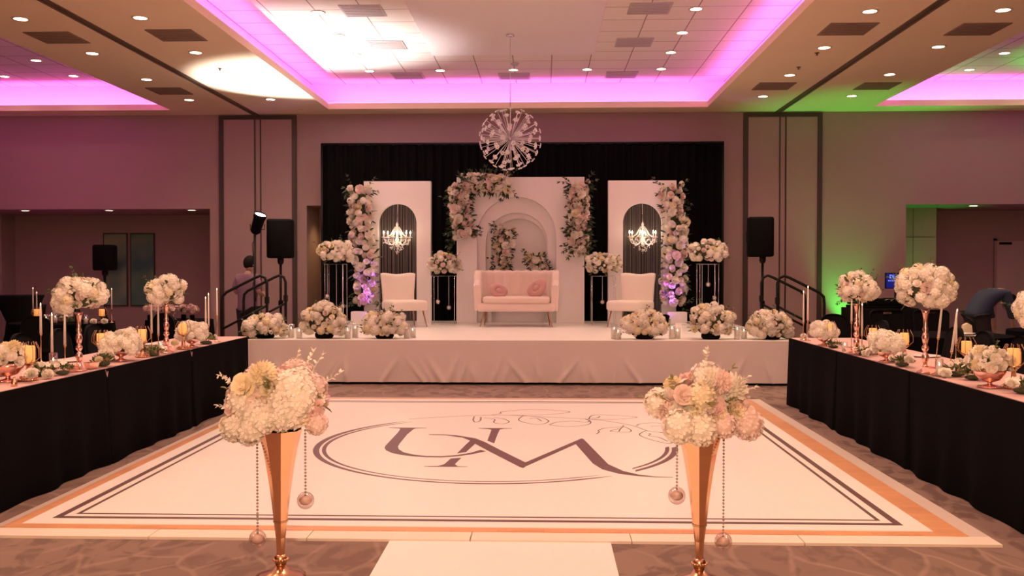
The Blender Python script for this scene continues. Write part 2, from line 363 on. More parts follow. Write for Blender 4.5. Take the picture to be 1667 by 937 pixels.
# ceiling downlights
def downlight(x, y, z, label, energy=DOWN_W, grp='recessed ceiling downlights', lit=True):
    t = thing('ceiling_light', label, 'downlight', (x, y, z), 0, grp)
    t2 = MB().lathe([(.085, 0), (.105, -.004), (.10, -.012), (.078, -.010)], 20, caps=False).obj('trim_ring', 'trimring', t)
    MB().lathe([(.001, -.006), (.079, -.006)], 20, caps=False).obj('lens', 'lens', t)
    if lit: lamp('lamp', 'SPOT', (0, 0, -.03), energy, WARM, t, spot_size=radians(124), spot_blend=.85, shadow_soft_size=.08)
ORD = ['first', 'second', 'third', 'fourth', 'fifth', 'sixth', 'seventh', 'eighth', 'ninth', 'tenth', 'eleventh']
MROW = [16.87, 15.05, 13.22, 11.39, 9.56, 7.73, 5.9, 4.07, 2.24]
for X, nm in ((-6.34, 'flat ceiling left of the left track'), (-4.87, 'flat ceiling inside the left track'), (3.83, 'flat ceiling inside the right track'), (5.37, 'flat ceiling right of the right track')):
    for i, Y in enumerate(MROW): downlight(X, Y, ZC, 'round downlight in %s, %s from the stage wall' % (nm, ORD[i]), DOWN_W*(.55 if X < -6 else .75 if X > 5 else 1)*(.7 if i == 0 else 1))
UROW = [17.15, 15.86, 14.56, 13.25, 11.9, 10.6, 9.3, 8.0, 6.7, 5.4]
for X, nm in ((-3.15, 'left edge row of the raised middle cove'), (2.09, 'right edge row of the raised middle cove')):
    for i, Y in enumerate(UROW): downlight(X, Y, ZU, 'round downlight in %s, %s from the stage wall' % (nm, ORD[i]), DOWN_W*(.45 if i == 0 else 1))
for X, nm in ((-1.87, 'left of the chandelier'), (-.55, 'straight behind the chandelier rod'), (.77, 'right of the chandelier')):
    downlight(X, 17.15, ZU, 'round downlight in the far row of the middle cove, %s' % nm, DOWN_W*.4)
for X, nm in ((-8.7, 'left side cove'), (-10.0, 'outer row of the left side cove'), (7.62, 'right side cove'), (8.9, 'outer row of the right side cove')):
    for i, Y in enumerate((17.4, 16.1, 14.8, 13.5)): downlight(X, Y, ZU, 'round downlight in the %s, %s from the stage wall' % (nm, ORD[i]), DOWN_W*.12)
for (px, py, l) in ((40, 342, 'left end of the soffit over the left recess'), (172, 341, 'middle of the soffit over the left recess'), (309, 341, 'right end of the soffit over the left recess')):
    p = on(px, py, 2.76); downlight(p.x, 18.85, 2.76, 'small downlight at the %s' % l, DOWN_W*.12)
for X, l in ((8.4, 'left'), (10.2, 'right')): downlight(X, 18.95, 2.82, 'small downlight at the %s end of the soffit over the right recess' % l, DOWN_W*.15)

nt_ = thing('ceiling_light', 'small warm downlight in the narrow niche left of the black curtain', 'downlight', (-4.15, 19.1, 2.82), 0, 'recessed ceiling downlights')
MB().lathe([(.05, 0), (.06, -.008), (.045, -.012)], 16, caps=False).obj('trim_ring', 'trimring', nt_)
MB().lathe([(.001, -.006), (.045, -.006)], 16, caps=False).obj('lens', 'lens', nt_)
lamp('lamp', 'SPOT', (0, 0, -.03), 30, (1, .62, .25), nt_, spot_size=radians(120), spot_blend=.8, shadow_soft_size=.05)
# air vents
def vent(x, y, z, s, label, m):
    t = thing('ceiling_vent', label, 'vent', (x, y, z), 0, 'square ceiling air vents')
    MB().box(-s, s, -s, s, -.012, 0, bev=.004).obj('grille', m, t)
    b = MB()
    for k in range(7): b.box(-s+.03, s-.03, -s+.05+k*(2*s-.1)/6-.012, -s+.05+k*(2*s-.1)/6+.012, -.018, -.012)
    b.obj('louvre', m, t)
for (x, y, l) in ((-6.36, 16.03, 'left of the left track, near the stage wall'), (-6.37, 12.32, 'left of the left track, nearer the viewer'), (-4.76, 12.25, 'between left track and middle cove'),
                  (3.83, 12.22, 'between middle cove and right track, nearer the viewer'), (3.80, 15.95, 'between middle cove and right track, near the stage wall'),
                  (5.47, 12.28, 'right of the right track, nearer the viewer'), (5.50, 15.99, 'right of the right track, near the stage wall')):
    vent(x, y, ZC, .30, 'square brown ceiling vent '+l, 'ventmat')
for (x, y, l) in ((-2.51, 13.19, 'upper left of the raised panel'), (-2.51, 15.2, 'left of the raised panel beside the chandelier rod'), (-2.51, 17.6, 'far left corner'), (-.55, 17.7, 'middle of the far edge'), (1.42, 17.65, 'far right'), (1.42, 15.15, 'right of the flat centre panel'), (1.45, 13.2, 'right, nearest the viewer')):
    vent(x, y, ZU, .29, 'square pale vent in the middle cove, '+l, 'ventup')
for (px, py, l) in ((358, 111, 'left strip beside the track'), (440, 162, 'left strip near the partition pocket'), (1330, 86, 'right strip'), (1300, 109, 'right strip beside the track')):
    p = on(px, py, ZC); t = thing('sprinkler_head', 'tiny ceiling sprinkler head in the '+l, 'sprinkler', p)
    MB().lathe([(.035, 0), (.035, -.006), (.012, -.01), (.012, -.03), (.02, -.034)], 12).obj('body', 'track', t)
p = at(839, 105, 16.8); t = thing('exit_speaker_dome', 'small grey sensor dome on the cove ceiling behind the chandelier rod', 'sensor', (p.x, 16.6, ZU))
t.name = 'ceiling_sensor'; MB().lathe([(.07, 0), (.07, -.02), (.045, -.045), (.001, -.05)], 14).obj('dome', 'ventup', t)

# ------------------------------------------------------------------ dance floor with the monogram
df = thing('dance_floor', 'large white dance floor with dark double border and ringed monogram', 'dance floor', (0, 0, 0))
t = MB(); xs = [-3.30, -2.28, -1.36, -.42, .5, 1.47, 2.57]
for a, b in zip(xs, xs[1:]): t.box(a+.003, b-.003, 5.39, 5.55, 0, .016, mi=1)
t.box(-3.30, -3.24, 5.55, 11.42, 0, .016); t.box(2.45, 2.57, 5.55, 11.42, 0, .016); t.box(-3.24, 2.45, 11.35, 11.42, 0, .016)
t.obj('edge_trim', ['trimgrey', 'trimwhite'], df)
MB().box(-3.24, 2.45, 5.55, 11.35, 0, .020).obj('parquet', 'parquet', df)
MB().box(-3.155, 2.28, 5.635, 11.25, .020, .023).obj('vinyl_wrap', 'whitevinyl', df)
Z = .0236
def flat(mb, poly, mi=0): mb.add([(x, y, Z) for x, y in poly], [tuple(range(len(poly)))], mi)
b = MB()
def frame2(x0, x1, y0, y1, t_):
    for q in ((x0, x1, y0, y0+t_), (x0, x1, y1-t_, y1), (x0, x0+t_, y0+t_, y1-t_), (x1-t_, x1, y0+t_, y1-t_)):
        b.add([(q[0], q[2], Z), (q[1], q[2], Z), (q[1], q[3], Z), (q[0], q[3], Z)], [(0, 1, 2, 3)])
frame2(-3.035, 2.155, 5.755, 11.08, .048); frame2(-2.935, 2.055, 5.855, 10.98, .026)
b.obj('border_lines', 'stripe', df)
mo = MB()
RC = (-.42, 8.35)
def ring(r, wmin, wmax, a0, a1, n=90):
    ins = []; outs = []
    for i in range(n+1):
        a = radians(a0+(a1-a0)*i/n); w_ = wmin+(wmax-wmin)*abs(cos(a))**3
        k = min(1, i/4, (n-i)/4)*.8+.2; w_ *= k
        ins.append((RC[0]+(r-w_)*cos(a), RC[1]+(r-w_)*sin(a))); outs.append((RC[0]+r*cos(a), RC[1]+r*sin(a)))
    vs = [(x, y, Z) for x, y in ins]+[(x, y, Z) for x, y in outs]; m_ = n+1
    mo.add(vs, [(i, i+1, m_+i+1, m_+i) for i in range(n)])
ring(1.58, .028, .055, 129, 306); ring(1.505, .018, .036, 127, 304)
ring(1.58, .028, .055, 315, 357); ring(1.505, .018, .036, 317, 357)
LET = [
 [(-1.504,9.172),(-1.392,9.142),(-1.381,9.082),(-1.376,8.898),(-1.381,8.232),(-1.37,8.123),(-1.338,8.018),(-1.272,7.907),(-1.181,7.825),(-1.075,7.769),(-.964,7.739),(-.838,7.733),(-.716,7.781),(-.606,7.864),(-.524,7.963),(-.489,8.005),(-.537,8.077),(-.612,7.94),(-.721,7.835),(-.843,7.785),(-.97,7.79),(-1.086,7.848),(-1.178,7.941),(-1.242,8.085),(-1.265,8.192),(-1.272,8.33),(-1.273,8.806),(-1.254,9.113),(-1.237,9.154),(-1.136,9.171),(-1.139,9.191),(-1.507,9.193)],
 [(-.632,9.167),(-.533,9.137),(-.502,9.091),(-.507,8.511),(-.439,8.375),(-.431,8.866),(-.423,9.114),(-.392,9.155),(-.307,9.172),(-.308,9.192),(-.633,9.188)],
 [(-.661,8.51),(-.686,8.294),(-.726,7.905),(-.654,7.969),(-.604,8.36)],
 [(-.756,7.688),(-.672,7.724),(-.701,7.467),(-.671,7.387),(-.592,7.377),(-.591,7.364),(-.931,7.361),(-.933,7.378),(-.828,7.391),(-.785,7.464)],
 [(-1.071,8.826),(-.911,8.818),(-.808,8.778),(-.622,8.625),(-.524,8.44),(-.455,8.274),(-.377,8.087),(-.147,7.554),(.344,8.658),(.363,8.599),(.507,7.507),(.607,7.249),(.711,7.129),(.835,7.064),(.955,7.053),(.953,7.037),(.832,7.036),(.689,7.079),(.563,7.152),(.449,7.307),(.388,7.526),(.281,8.365),(-.142,7.396),(-.159,7.33),(-.187,7.373),(-.44,7.955),(-.607,8.352),(-.661,8.505),(-.743,8.657),(-.906,8.775),(-1.068,8.801)]]
for q in LET: flat(mo, q)
def stroke(pts, w_):
    P = [Vector((x, y)) for x, y in pts]
    # Catmull-Rom
    Q = []
    for i in range(len(P)-1):
        p0, p1, p2, p3 = P[max(i-1, 0)], P[i], P[i+1], P[min(i+2, len(P)-1)]
        for k in range(6):
            t_ = k/6; Q.append(.5*((2*p1)+(p2-p0)*t_+(2*p0-5*p1+4*p2-p3)*t_*t_+(3*p1-p0-3*p2+p3)*t_**3))
    Q.append(P[-1]); vs = []
    for i, q in enumerate(Q):
        tt = (Q[min(i+1, len(Q)-1)]-Q[max(i-1, 0)]).normalized(); nn = Vector((-tt.y, tt.x))*w_/2
        vs += [(q.x+nn.x, q.y+nn.y, Z), (q.x-nn.x, q.y-nn.y, Z)]
    mo.add(vs, [(2*i, 2*i+1, 2*i+3, 2*i+2) for i in range(len(Q)-1)])
VINE = [[(-1.387,9.726),(-1.127,9.844),(-.817,9.957),(-.523,10.02),(-.366,10.012),(-.055,9.927),(.431,9.787),(.663,9.644),(.876,9.377),(.993,9.075),(1.116,8.982),(1.204,8.735)],
[(-.555,10.038),(-.465,10.131),(-.44,10.275),(-.123,10.441),(.275,10.299),(.107,10.109),(-.118,10.037),(-.366,10.012)],
[(-.217,10.001),(-.256,9.688),(-.135,9.471),(-.017,9.446),(.048,9.638),(-.03,9.865),(-.204,9.978)],[(-.151,9.783),(-.079,9.824),(-.023,9.636)],
[(-.727,9.92),(-.722,9.688),(-.687,9.54),(-.647,9.652),(-.657,9.883)],
[(-.622,9.829),(-.507,9.733),(-.504,9.546),(-.452,9.46),(-.393,9.462),(-.351,9.588),(-.418,9.774),(-.52,9.848)],
[(.053,9.406),(.137,9.582),(.305,9.647),(.422,9.577),(.463,9.69),(.419,9.802),(.47,9.652),(.452,9.469),(.342,9.345),(.179,9.311),(.053,9.406)],
[(.46,9.765),(.516,10.042),(.692,10.064),(.971,9.938),(.795,9.799),(.611,9.77),(.466,9.765)],[(.487,9.82),(.556,9.869),(.587,9.98)],
[(.49,8.884),(.526,9.027),(.518,9.079),(.589,9.229),(.754,9.303),(.786,9.409)],[(.71,9.033),(.749,9.234),(.789,9.304),(.834,9.103),(.786,9.003),(.633,9.043),(.723,9.199)],
[(.911,9.378),(.97,9.508),(1.129,9.564),(1.205,9.423),(1.046,9.347)],[(.973,9.094),(.89,8.879),(.938,8.666),(1.035,8.493),(1.12,8.427),(1.217,8.675),(1.207,8.921),(1.098,9.013)],
[(.979,8.945),(.996,8.901),(.971,8.819),(1.053,8.73),(1.106,8.524)]]
for i, q in enumerate(VINE): stroke(q, .013)
mo.obj('monogram', 'mono', df)
rn = MB().box(-.88, .38, -1.0, 5.385, 0, .008); tag(rn.obj('aisle_runner', 'whitevinyl'), 'white aisle runner leading from the foreground to the dance floor', 'runner')

# ------------------------------------------------------------------ stage
SX0, SX1, SY0, SY1, SZ = -4.06, 3.34, 12.88, 17.75, .61
st = thing('stage', 'raised stage with white top and pale cloth skirt behind the dance floor', 'stage', ((SX0+SX1)/2, SY0, 0))
hx = (SX1-SX0)/2; dy = SY1-SY0
MB().box(-hx, hx, .02, dy, .565, SZ, bev=.006).obj('stage_top', 'whitevinyl', st)
MB().box(-hx+.03, hx-.03, .06, dy-.05, 0, .565).obj('platform', 'black', st)
def skirt_fn(L_, wr=1.0):
    def fn(u, v):
        x = -L_+2*L_*u; s = 1-v      # s: 0 bottom -> 1 top
        y = -.012*(1-v*.2)
        for (c, k, am, sl) in WR:
            dxx = x-c-(v)*sl; y -= am*math.exp(-(dxx/k)**2)*math.exp(-((v-.12)/.35)**2)
        y -= .006*sin(x*9+2*sin(x*2.1))*(1-v)
        return (x, y, .035+v*.565)
    return fn
WR = [(RN.uniform(-3.6, 3.6), RN.uniform(.015, .05), RN.uniform(.018, .04), RN.uniform(-.5, .5)) for _ in range(34)]
MB().grid(skirt_fn(hx), 300, 24).obj('stage_skirt', 'clothwhite', st)
MB().grid(lambda u, v: (-hx-.012-.008*sin(u*60), dy*u*.97, .035+v*.565), 60, 4).grid(lambda u, v: (hx+.012+.008*sin(u*60), dy*u*.97, .035+v*.565), 60, 4).obj('side_skirt', 'clothwhite', st)

# steps with hand rails at both ends of the stage
def steps(x_in, sgn, lab):
    s_ = thing('stage_steps', 'black portable steps with two tube hand rails at the '+lab, 'steps', (x_in, 14.8, 0))
    for i in range(3):
        zt = .61-.17*(i+.6)+.05; x0 = i*.26
        bx = sorted((sgn*x0, sgn*(x0+.26)))
        MB().box(bx[0]+.004, bx[1]-.004, -.5, .5, zt-.045, zt, bev=.004).obj('step', 'black', s_)
        MB().box(bx[0]+.05, bx[1]-.05, -.44, -.40, 0, zt-.045).box(bx[0]+.05, bx[1]-.05, .40, .44, 0, zt-.045).obj('leg', 'blackmetal', s_)
    for y in (-.52, .52):
        def X(a): return sgn*a
        top = [(X(.10), y, .06), (X(.10), y, 1.36), (X(.13), y, 1.44), (X(.20), y, 1.47), (X(.28), y, 1.44), (X(.72), y, 1.22), (X(.78), y, 1.16), (X(.79), y, 1.06), (X(.79), y, .02)]
        r_ = MB().tube(top, .022, 10); r_.tube([(X(.10), y, 1.02), (X(.79), y, .66)], .018, 8); r_.tube([(X(.10), y, .55), (X(.79), y, .22)], .018, 8)
        r_.box(min(X(.07), X(.13)), max(X(.07), X(.13)), y-.03, y+.03, 1.05, 1.15)
        r_.obj('hand_rail', 'blackmetal', s_)
steps(SX0-.03, -1, 'left end of the stage'); steps(SX1+.03, 1, 'right end of the stage')

# black pipe-and-drape backdrop
X0, X1 = -4.23, 3.36
dr = thing('backdrop_curtain', 'wide black curtain hanging behind the stage panels', 'curtain', ((X0+X1)/2, 18.05, 0)); Wd = (X1-X0)/2
MB().grid(lambda u, v: (-Wd+2*Wd*u, .03*sin(u*2*pi*46)+.02*sin(u*2*pi*17+1), .01+3.92*v), 460, 3).obj('curtain', 'drapecloth', dr)
MB().tube([(-Wd, 0, 3.95), (Wd, 0, 3.95)], .024, 8).obj('top_pipe', 'blackmetal', dr)
for x in (-Wd, Wd): MB().tube([(x, 0, .02), (x, 0, 3.97)], .022, 8).box(x-.15, x+.15, -.12, .12, 0, .012).obj('upright', 'blackmetal', dr)

# ------------------------------------------------------------------ panels on the stage
def arch_panel(W, H, D, cx, aw, ah, n=28):
    """front at y=0, back at y=D, opening centred on cx, half width aw, total height ah, open to the ground"""
    mb = MB(); pts = [(cx+aw, 0)]+[(cx+aw*cos(pi*k/n), ah-aw+aw*sin(pi*k/n)) for k in range(n+1)]+[(cx-aw, 0)]
    outer = []
    for (x, z) in pts:
        # project to the outer rectangle
        if z <= 0: outer.append((W if x > cx else -W, 0)); continue
        dx, dz = x-cx, z-(ah-aw)
        if dz <= 1e-6: outer.append((W if dx > 0 else -W, z)); continue
        k = min((W-cx)/dx if dx > 1e-6 else 1e9, (-W-cx)/dx if dx < -1e-6 else 1e9, (H-(ah-aw))/dz); outer.append((cx+dx*k, ah-aw+dz*k))
    # make sure that the corners exist
    def fix(P, O):
        NP, NO = [P[0]], [O[0]]
        for i in range(1, len(P)):
            a, b_ = O[i-1], O[i]
            if abs(a[0]-b_[0]) > 1e-5 and abs(a[1]-b_[1]) > 1e-5:
                NO.append((W if a[0] > cx else -W, H)); NP.append(((P[i-1][0]+P[i][0])/2, (P[i-1][1]+P[i][1])/2))
            NP.append(P[i]); NO.append(b_)
        return NP, NO
    pts, outer = fix(pts, outer); m = len(pts)
    V = [(x, 0, z) for x, z in pts]+[(x, 0, z) for x, z in outer]+[(x, D, z) for x, z in pts]+[(x, D, z) for x, z in outer]
    F = []
    for i in range(m-1):
        F += [(i, i+1, m+i+1, m+i), (2*m+i, 3*m+i, 3*m+i+1, 2*m+i+1), (i, 2*m+i, 2*m+i+1, i+1), (m+i, m+i+1, 3*m+i+1, 3*m+i)]
    F += [(0, m, 3*m, 2*m), (m-1, 3*m-1, 4*m-1, 2*m-1)]
    mb.add(V, F); return mb
def side_panel(cx, aoff, lab, sgn):
    t = thing('arch_panel', 'white backdrop panel with arched opening at the '+lab, 'panel', (cx, 16.95, SZ+.002))
    arch_panel(.60, 2.53, .16, aoff, .345, 2.13).obj('panel', 'panelwhite', t)
    mb = MB()
    for k in range(54):
        x = aoff-.34+.68*(k+.5)/54+RN.uniform(-.004, .004); z1 = 1.785+sqrt(max(0, .345**2-(x-aoff)**2))-.01
        mb.tube([(x, .13, z1), (x+RN.uniform(-.006, .006), .13, z1*.5), (x, .13, .02)], .0018, 4, caps=False)
    s = thing('string_curtain', 'silver string curtain hanging in the arch of the %s panel' % lab.split()[0], 'string curtain', (cx, 16.95, SZ+.002)); s['kind'] = 'stuff'
    mb.obj('strings', 'silverthread', s)
    return t
side_panel(-2.62, 0.0, 'left side of the stage', -1); side_panel(1.74, .005, 'right side of the stage', 1)
cp = thing('centre_arch_panel', 'tall white centre backdrop with nested arches behind the loveseat', 'panel', (-.42, 17.0, SZ+.002))
arch_panel(1.14, 2.60, .10, -.07, .71, 2.25).obj('front_panel', 'panelwhite', cp)
arch_panel(1.14, 2.55, .08, -.07, .56, 1.98).obj('inner_panel', 'panelwhite', cp, (0, .16, 0))
arch_panel(1.14, 2.50, .08, -.035, .50, 1.88).obj('inner_panel', 'panelwhite', cp, (0, .27, 0))
MB().box(-1.14, 1.14, .46, .50, 0, 2.5).obj('back_panel', 'panelwhite', cp)
MB().box(-1.14, -1.10, .10, .46, 0, 2.55).box(1.10, 1.14, .10, .46, 0, 2.55).obj('side_panel', 'panelwhite', cp)

# ------------------------------------------------------------------ loveseat
so = thing('loveseat', 'cream velvet loveseat with scalloped back and tapered legs in the centre of the stage', 'sofa', (-.46, 16.08, SZ+.002))
# x -.66...66, front y=-.33, back +.33
MB().box(-.655, .655, -.33, .30, .255, .40, bev=.05, seg=4).obj('seat_base', 'velvet', so)
MB().box(-.56, .56, -.34, .22, .39, .505, bev=.045, seg=4).obj('seat_cushion', 'velvet', so)
def path(s):  # U shape plan, s 0..1 from the front of left arm around the back
    a, bx, by, r = .33, .63, .30, .22
    segs = [(.33+.30-r-.0), pi*r/2, 2*(bx-r), pi*r/2, (.33+.30-r)]; Lt = sum(segs); d_ = s*Lt
    y0 = -.30
    if d_ < segs[0]: return (-bx, y0+d_), (-1, 0)
    d_ -= segs[0]; yc = y0+segs[0]
    if d_ < segs[1]: a_ = d_/r; return (-bx+r-r*cos(a_), yc+r*sin(a_)), (-cos(a_), sin(a_))
    d_ -= segs[1]
    if d_ < segs[2]: return (-bx+r+d_, yc+r), (0, 1)
    d_ -= segs[2]
    if d_ < segs[3]: a_ = d_/r; return (bx-r+r*sin(a_), yc+r*cos(a_)), (sin(a_), cos(a_))
    d_ -= segs[3]; return (bx, yc-d_), (1, 0)
NCH = 15
def shell(u, v):
    (x, y), (nx, ny) = path(u); sc_ = abs(sin(u*pi*NCH)); e = min(1, min(u, 1-u)/.16)
    top = .66+.235*(.5-.5*cos(pi*e))+.014*sc_; bot = .27
    th = .055+.007*sc_
    # closed profile loop: v in 0..1 around the wall section
    if v < .4: q = v/.4; off = -th-.005*sc_*sin(pi*q); z = bot+(top-bot)*q
    elif v < .6: q = (v-.4)/.2; a_ = pi*q; off = -th*cos(a_); z = top+.035*sin(a_)
    else: q = (v-.6)/.4; off = th; z = top-(top-bot)*q
    fl = .03*((z-.27)/.6)
    off += fl
    return (x+nx*off, y+ny*off, z)
mb = MB().grid(shell, 180, 30)
for u in (0.0, 1.0):
    ring_ = [shell(u, j/30) for j in range(31)]; mb.add(ring_, [tuple(range(31))])
mb.obj('backrest', 'velvet', so)
for sx in (-1, 1):
    for sy, yy in ((-1, -.24), (1, .20)):
        MB().tube([(sx*.52, yy, .27), (sx*(.60 if sy < 0 else .56), yy+sy*.03, 0)], [.019, .009], 10).obj('leg', 'leggold', so)
def knot(name, loc, lab, rot, s=1.0):
    t = thing(name, lab, 'pillow', loc); t.rotation_euler = rot
    def f(u, v):
        a, b_ = 2*pi*u, 2*pi*v; R, r = .085*s, .052*s*(1+.12*sin(3*a))
        return ((R+r*cos(b_))*cos(a)*1.25, r*sin(b_)*.8, (R+r*cos(b_))*sin(a))
    MB().grid(f, 32, 14).ball((0, 0, 0), .062*s, 14, sc_=(1.2, .8, 1)).obj('cushion', 'pinkvelvet', t)
knot('throw_pillow', (-.46-.30, 15.94, SZ+.507+.095), 'dusty pink knotted cushion at the left end of the loveseat', (radians(-14), radians(20), radians(12)), .92)
knot('throw_pillow', (-.46+.34, 15.98, SZ+.507+.135), 'dusty pink knotted cushion at the right end of the loveseat', (radians(-14), radians(-35), radians(-14)), 1.08)

# slipper chairs
def slipper(x, y, rz, lab):
    t = thing('accent_chair', lab, 'chair', (x, y, SZ+.002), rz)
    MB().box(-.31, .31, -.36, .26, .27, .44, bev=.05, seg=4).obj('seat', 'bouclewhite', t)
    def f(u, v):
        a = (u-.5)*1.5; R = .34; yy = .26+.10*v-.16*(abs(u-.5)*2)**2
        return None
    mb = MB()
    # curved, slightly flared back: front and back skins with a rounded rim
    def sk(u, v):
        # u across 0..1, v loop around the section
        xx = (u-.5)*2
        top = .86-.015*cos(xx*pi)-.02*(abs(xx)**6)
        if v < .42: q = v/.42; off = -.045; z = .30+(top-.30)*q
        elif v < .58: q = (v-.42)/.16; off = -.045*cos(pi*q); z = top+.03*sin(pi*q)
        else: q = (v-.58)/.42; off = .045; z = top-(top-.30)*q
        h = (z-.30)/.56
        wx = (.27+.035*h*h)
        return (xx*wx, .25+.11*h-.07*xx*xx*h+off*(1-.35*abs(xx)**8), z)
    mb.grid(sk, 24, 28)
    for u in (0.0, 1.0): mb.add([sk(u, j/28) for j in range(29)], [tuple(range(29))])
    mb.obj('backrest', 'bouclewhite', t)
    for sx in (-1, 1):
        for yy, dy_ in ((-.28, -.05), (.20, .07)): MB().tube([(sx*.24, yy, .28), (sx*.29, yy+dy_, 0)], [.016, .009], 8).obj('leg', 'leggold', t)
slipper(-2.36, 15.95, radians(28), 'white armless accent chair in front of the left arch panel')
slipper(1.46, 15.95, radians(-28), 'white armless accent chair in front of the right arch panel')

# ------------------------------------------------------------------ crystal chandeliers in the side arches
def small_chandelier(x, lab):
    t = thing('crystal_chandelier', lab, 'chandelier', (x, 16.93, 2.16))
    MB().tube([(0, 0, .20), (0, .10, .55)], .004, 6).obj('chain', 'chrome', t)
    MB().lathe([(.006, -.16), (.03, -.14), (.012, -.10), (.03, -.05), (.012, 0), (.022, .05), (.010, .10), (.02, .17), (.004, .21)], 12).obj('stem', 'crystal', t)
    for k in range(6):
        a = k*pi/3+.3; c, s = cos(a), sin(a)
        pts = [(c*r, s*r*.55, z) for r, z in ((.02, -.08), (.09, -.13), (.17, -.10), (.20, -.02))]
        ar = MB().tube(pts, .006, 6).lathe([(.028, -.02), (.034, -.012), (.01, -.008)], 10, M=Matrix.Translation((c*.20, s*.11, 0))).obj('arm', 'crystal', t)
        MB().lathe([(.008, 0), (.008, .05)], 8, M=Matrix.Translation((c*.20, s*.11, -.015))).obj('candle_sleeve', 'wax', ar)
        MB().lathe([(.001, 0), (.010, .012), (.006, .030), (.001, .045)], 8, M=Matrix.Translation((c*.20, s*.11, .035))).obj('bulb', 'bulb', ar)
    cr = MB()
    for k in range(90):
        a = RN.uniform(0, 2*pi); r = RN.uniform(.0, .21); z = -.05-.16*(1-r/.21)+RN.uniform(-.05, .03)
        cr.lathe([(.001, -.012), (.007, 0), (.001, .010)], 4, M=Matrix.Translation((cos(a)*r, sin(a)*r*.55, z)), sm=False, caps=False)
    for k in range(12):
        a = k*pi/6; cr.tube([(cos(a)*.03, sin(a)*.02, .14), (cos(a)*.10, sin(a)*.055, .02), (cos(a)*.20, sin(a)*.11, -.03)], .0035, 4)
        cr.tube([(cos(a)*.20, sin(a)*.11, -.04), (cos(a+.26)*.17, sin(a+.26)*.09, -.09), (cos(a+.52)*.20, sin(a+.52)*.11, -.04)], .003, 4)
    o = cr.obj('crystals', 'crystal', t); o['kind'] = 'stuff'
    t.scale = (1.22, 1.1, 1.22)
    lamp('chandelier_light', 'POINT', (0, -.05, .02), 8, (1, .72, .42), t, shadow_soft_size=.15)
small_chandelier(-2.62, 'small lit crystal chandelier hanging in the left arch')
small_chandelier(1.745, 'small lit crystal chandelier hanging in the right arch')

# big dandelion chandelier
dc = thing('starburst_chandelier', 'large round starburst chandelier with crystal tips hanging over the stage front', 'chandelier', (-.51, 14.4, 3.53))
MB().lathe([(.001, ZU-.052-3.53), (.065, ZU-.052-3.53), (.065, ZU-.075-3.53), (.02, ZU-.085-3.53)], 16).obj('canopy', 'chrome', dc)
MB().tube([(0, 0, .04), (0, 0, ZU-.08-3.53)], .005, 8).obj('rod', 'chrome', dc)
hb = MB().lathe([(.03, -.03), (.034, 0), (.03, .03)], 14, caps=False)
for k in range(4): hb.tube([(.032*cos(k*pi/2), .032*sin(k*pi/2), -.03), (.02*cos(k*pi/2), .02*sin(k*pi/2), .045)], .004, 5)
hb.obj('hub', 'chrome', dc)
spoke = MB().tube([(0, 0, .035), (0, 0, .46)], .0036, 5).mesh('spoke', 'crystal')
tip = MB()
for k in range(6):
    a = k*pi/3; M_ = Matrix.Rotation(a, 4, 'Z') @ Matrix.Translation((.023, 0, .465)) @ Matrix.Rotation(radians(15), 4, 'Y') @ Matrix.Scale(1.05, 4)
    tip.add([(-.012, -.010, 0), (.012, -.012, .004), (.017, 0, -.003), (.012, .012, .004), (-.012, .010, 0), (0, 0, .011), (0, 0, -.007)], [(0, 1, 5), (1, 2, 5), (2, 3, 5), (3, 4, 5), (4, 0, 5), (1, 0, 6), (2, 1, 6), (3, 2, 6), (4, 3, 6), (0, 4, 6)], M=M_)
tip.ball((0, 0, .47), .008, 6); tipm = tip.mesh('crystal_tip', 'crystal')
for i, dd in enumerate(fib(92)):
    if dd.z > .985: continue
    s = link('spoke', spoke, dc); s.rotation_euler = dirquat(dd, i*.7).to_euler()
    link('crystal_tip', tipm, s)

t = thing('added_overhead_fill', 'added pendant fill light above the dance floor, out of view', 'chandelier', (-.51, 5.6, 3.9))
MB().tube([(0, 0, .3), (0, 0, ZU-.05-3.9)], .006, 6).obj('rod', 'chrome', t); MB().lathe([(.02, .30), (.05, .28), (.16, .10), (.18, 0)], 16, caps=False).obj('shade', 'chrome', t)
lamp('lamp', 'POINT', (0, 0, -.05), OVERHEAD_FILL_W, WARM, t, shadow_soft_size=.2)  # pendant made up to hold an extra overhead fill light
t = thing('added_front_fill', "added front fill light on a stand behind the viewer", 'lamp', (-.2, -1.2, 0))
MB().tube([(0, 0, .3), (0, 0, 2.1)], .015, 8).obj('pole', 'blackmetal', t)
for k in range(3): MB().tube([(0, 0, .8), (cos(k*2.094)*.5, sin(k*2.094)*.5, .01)], .01, 6).obj('leg', 'blackmetal', t)
MB().ball((0, 0, 2.25), .14, 16).obj('globe', 'glass', t)
lamp('lamp', 'POINT', (0, 0, 2.25), FRONT_FILL_W, WARM, t, shadow_soft_size=.13)  # stand and lamp added to light the foreground from the front


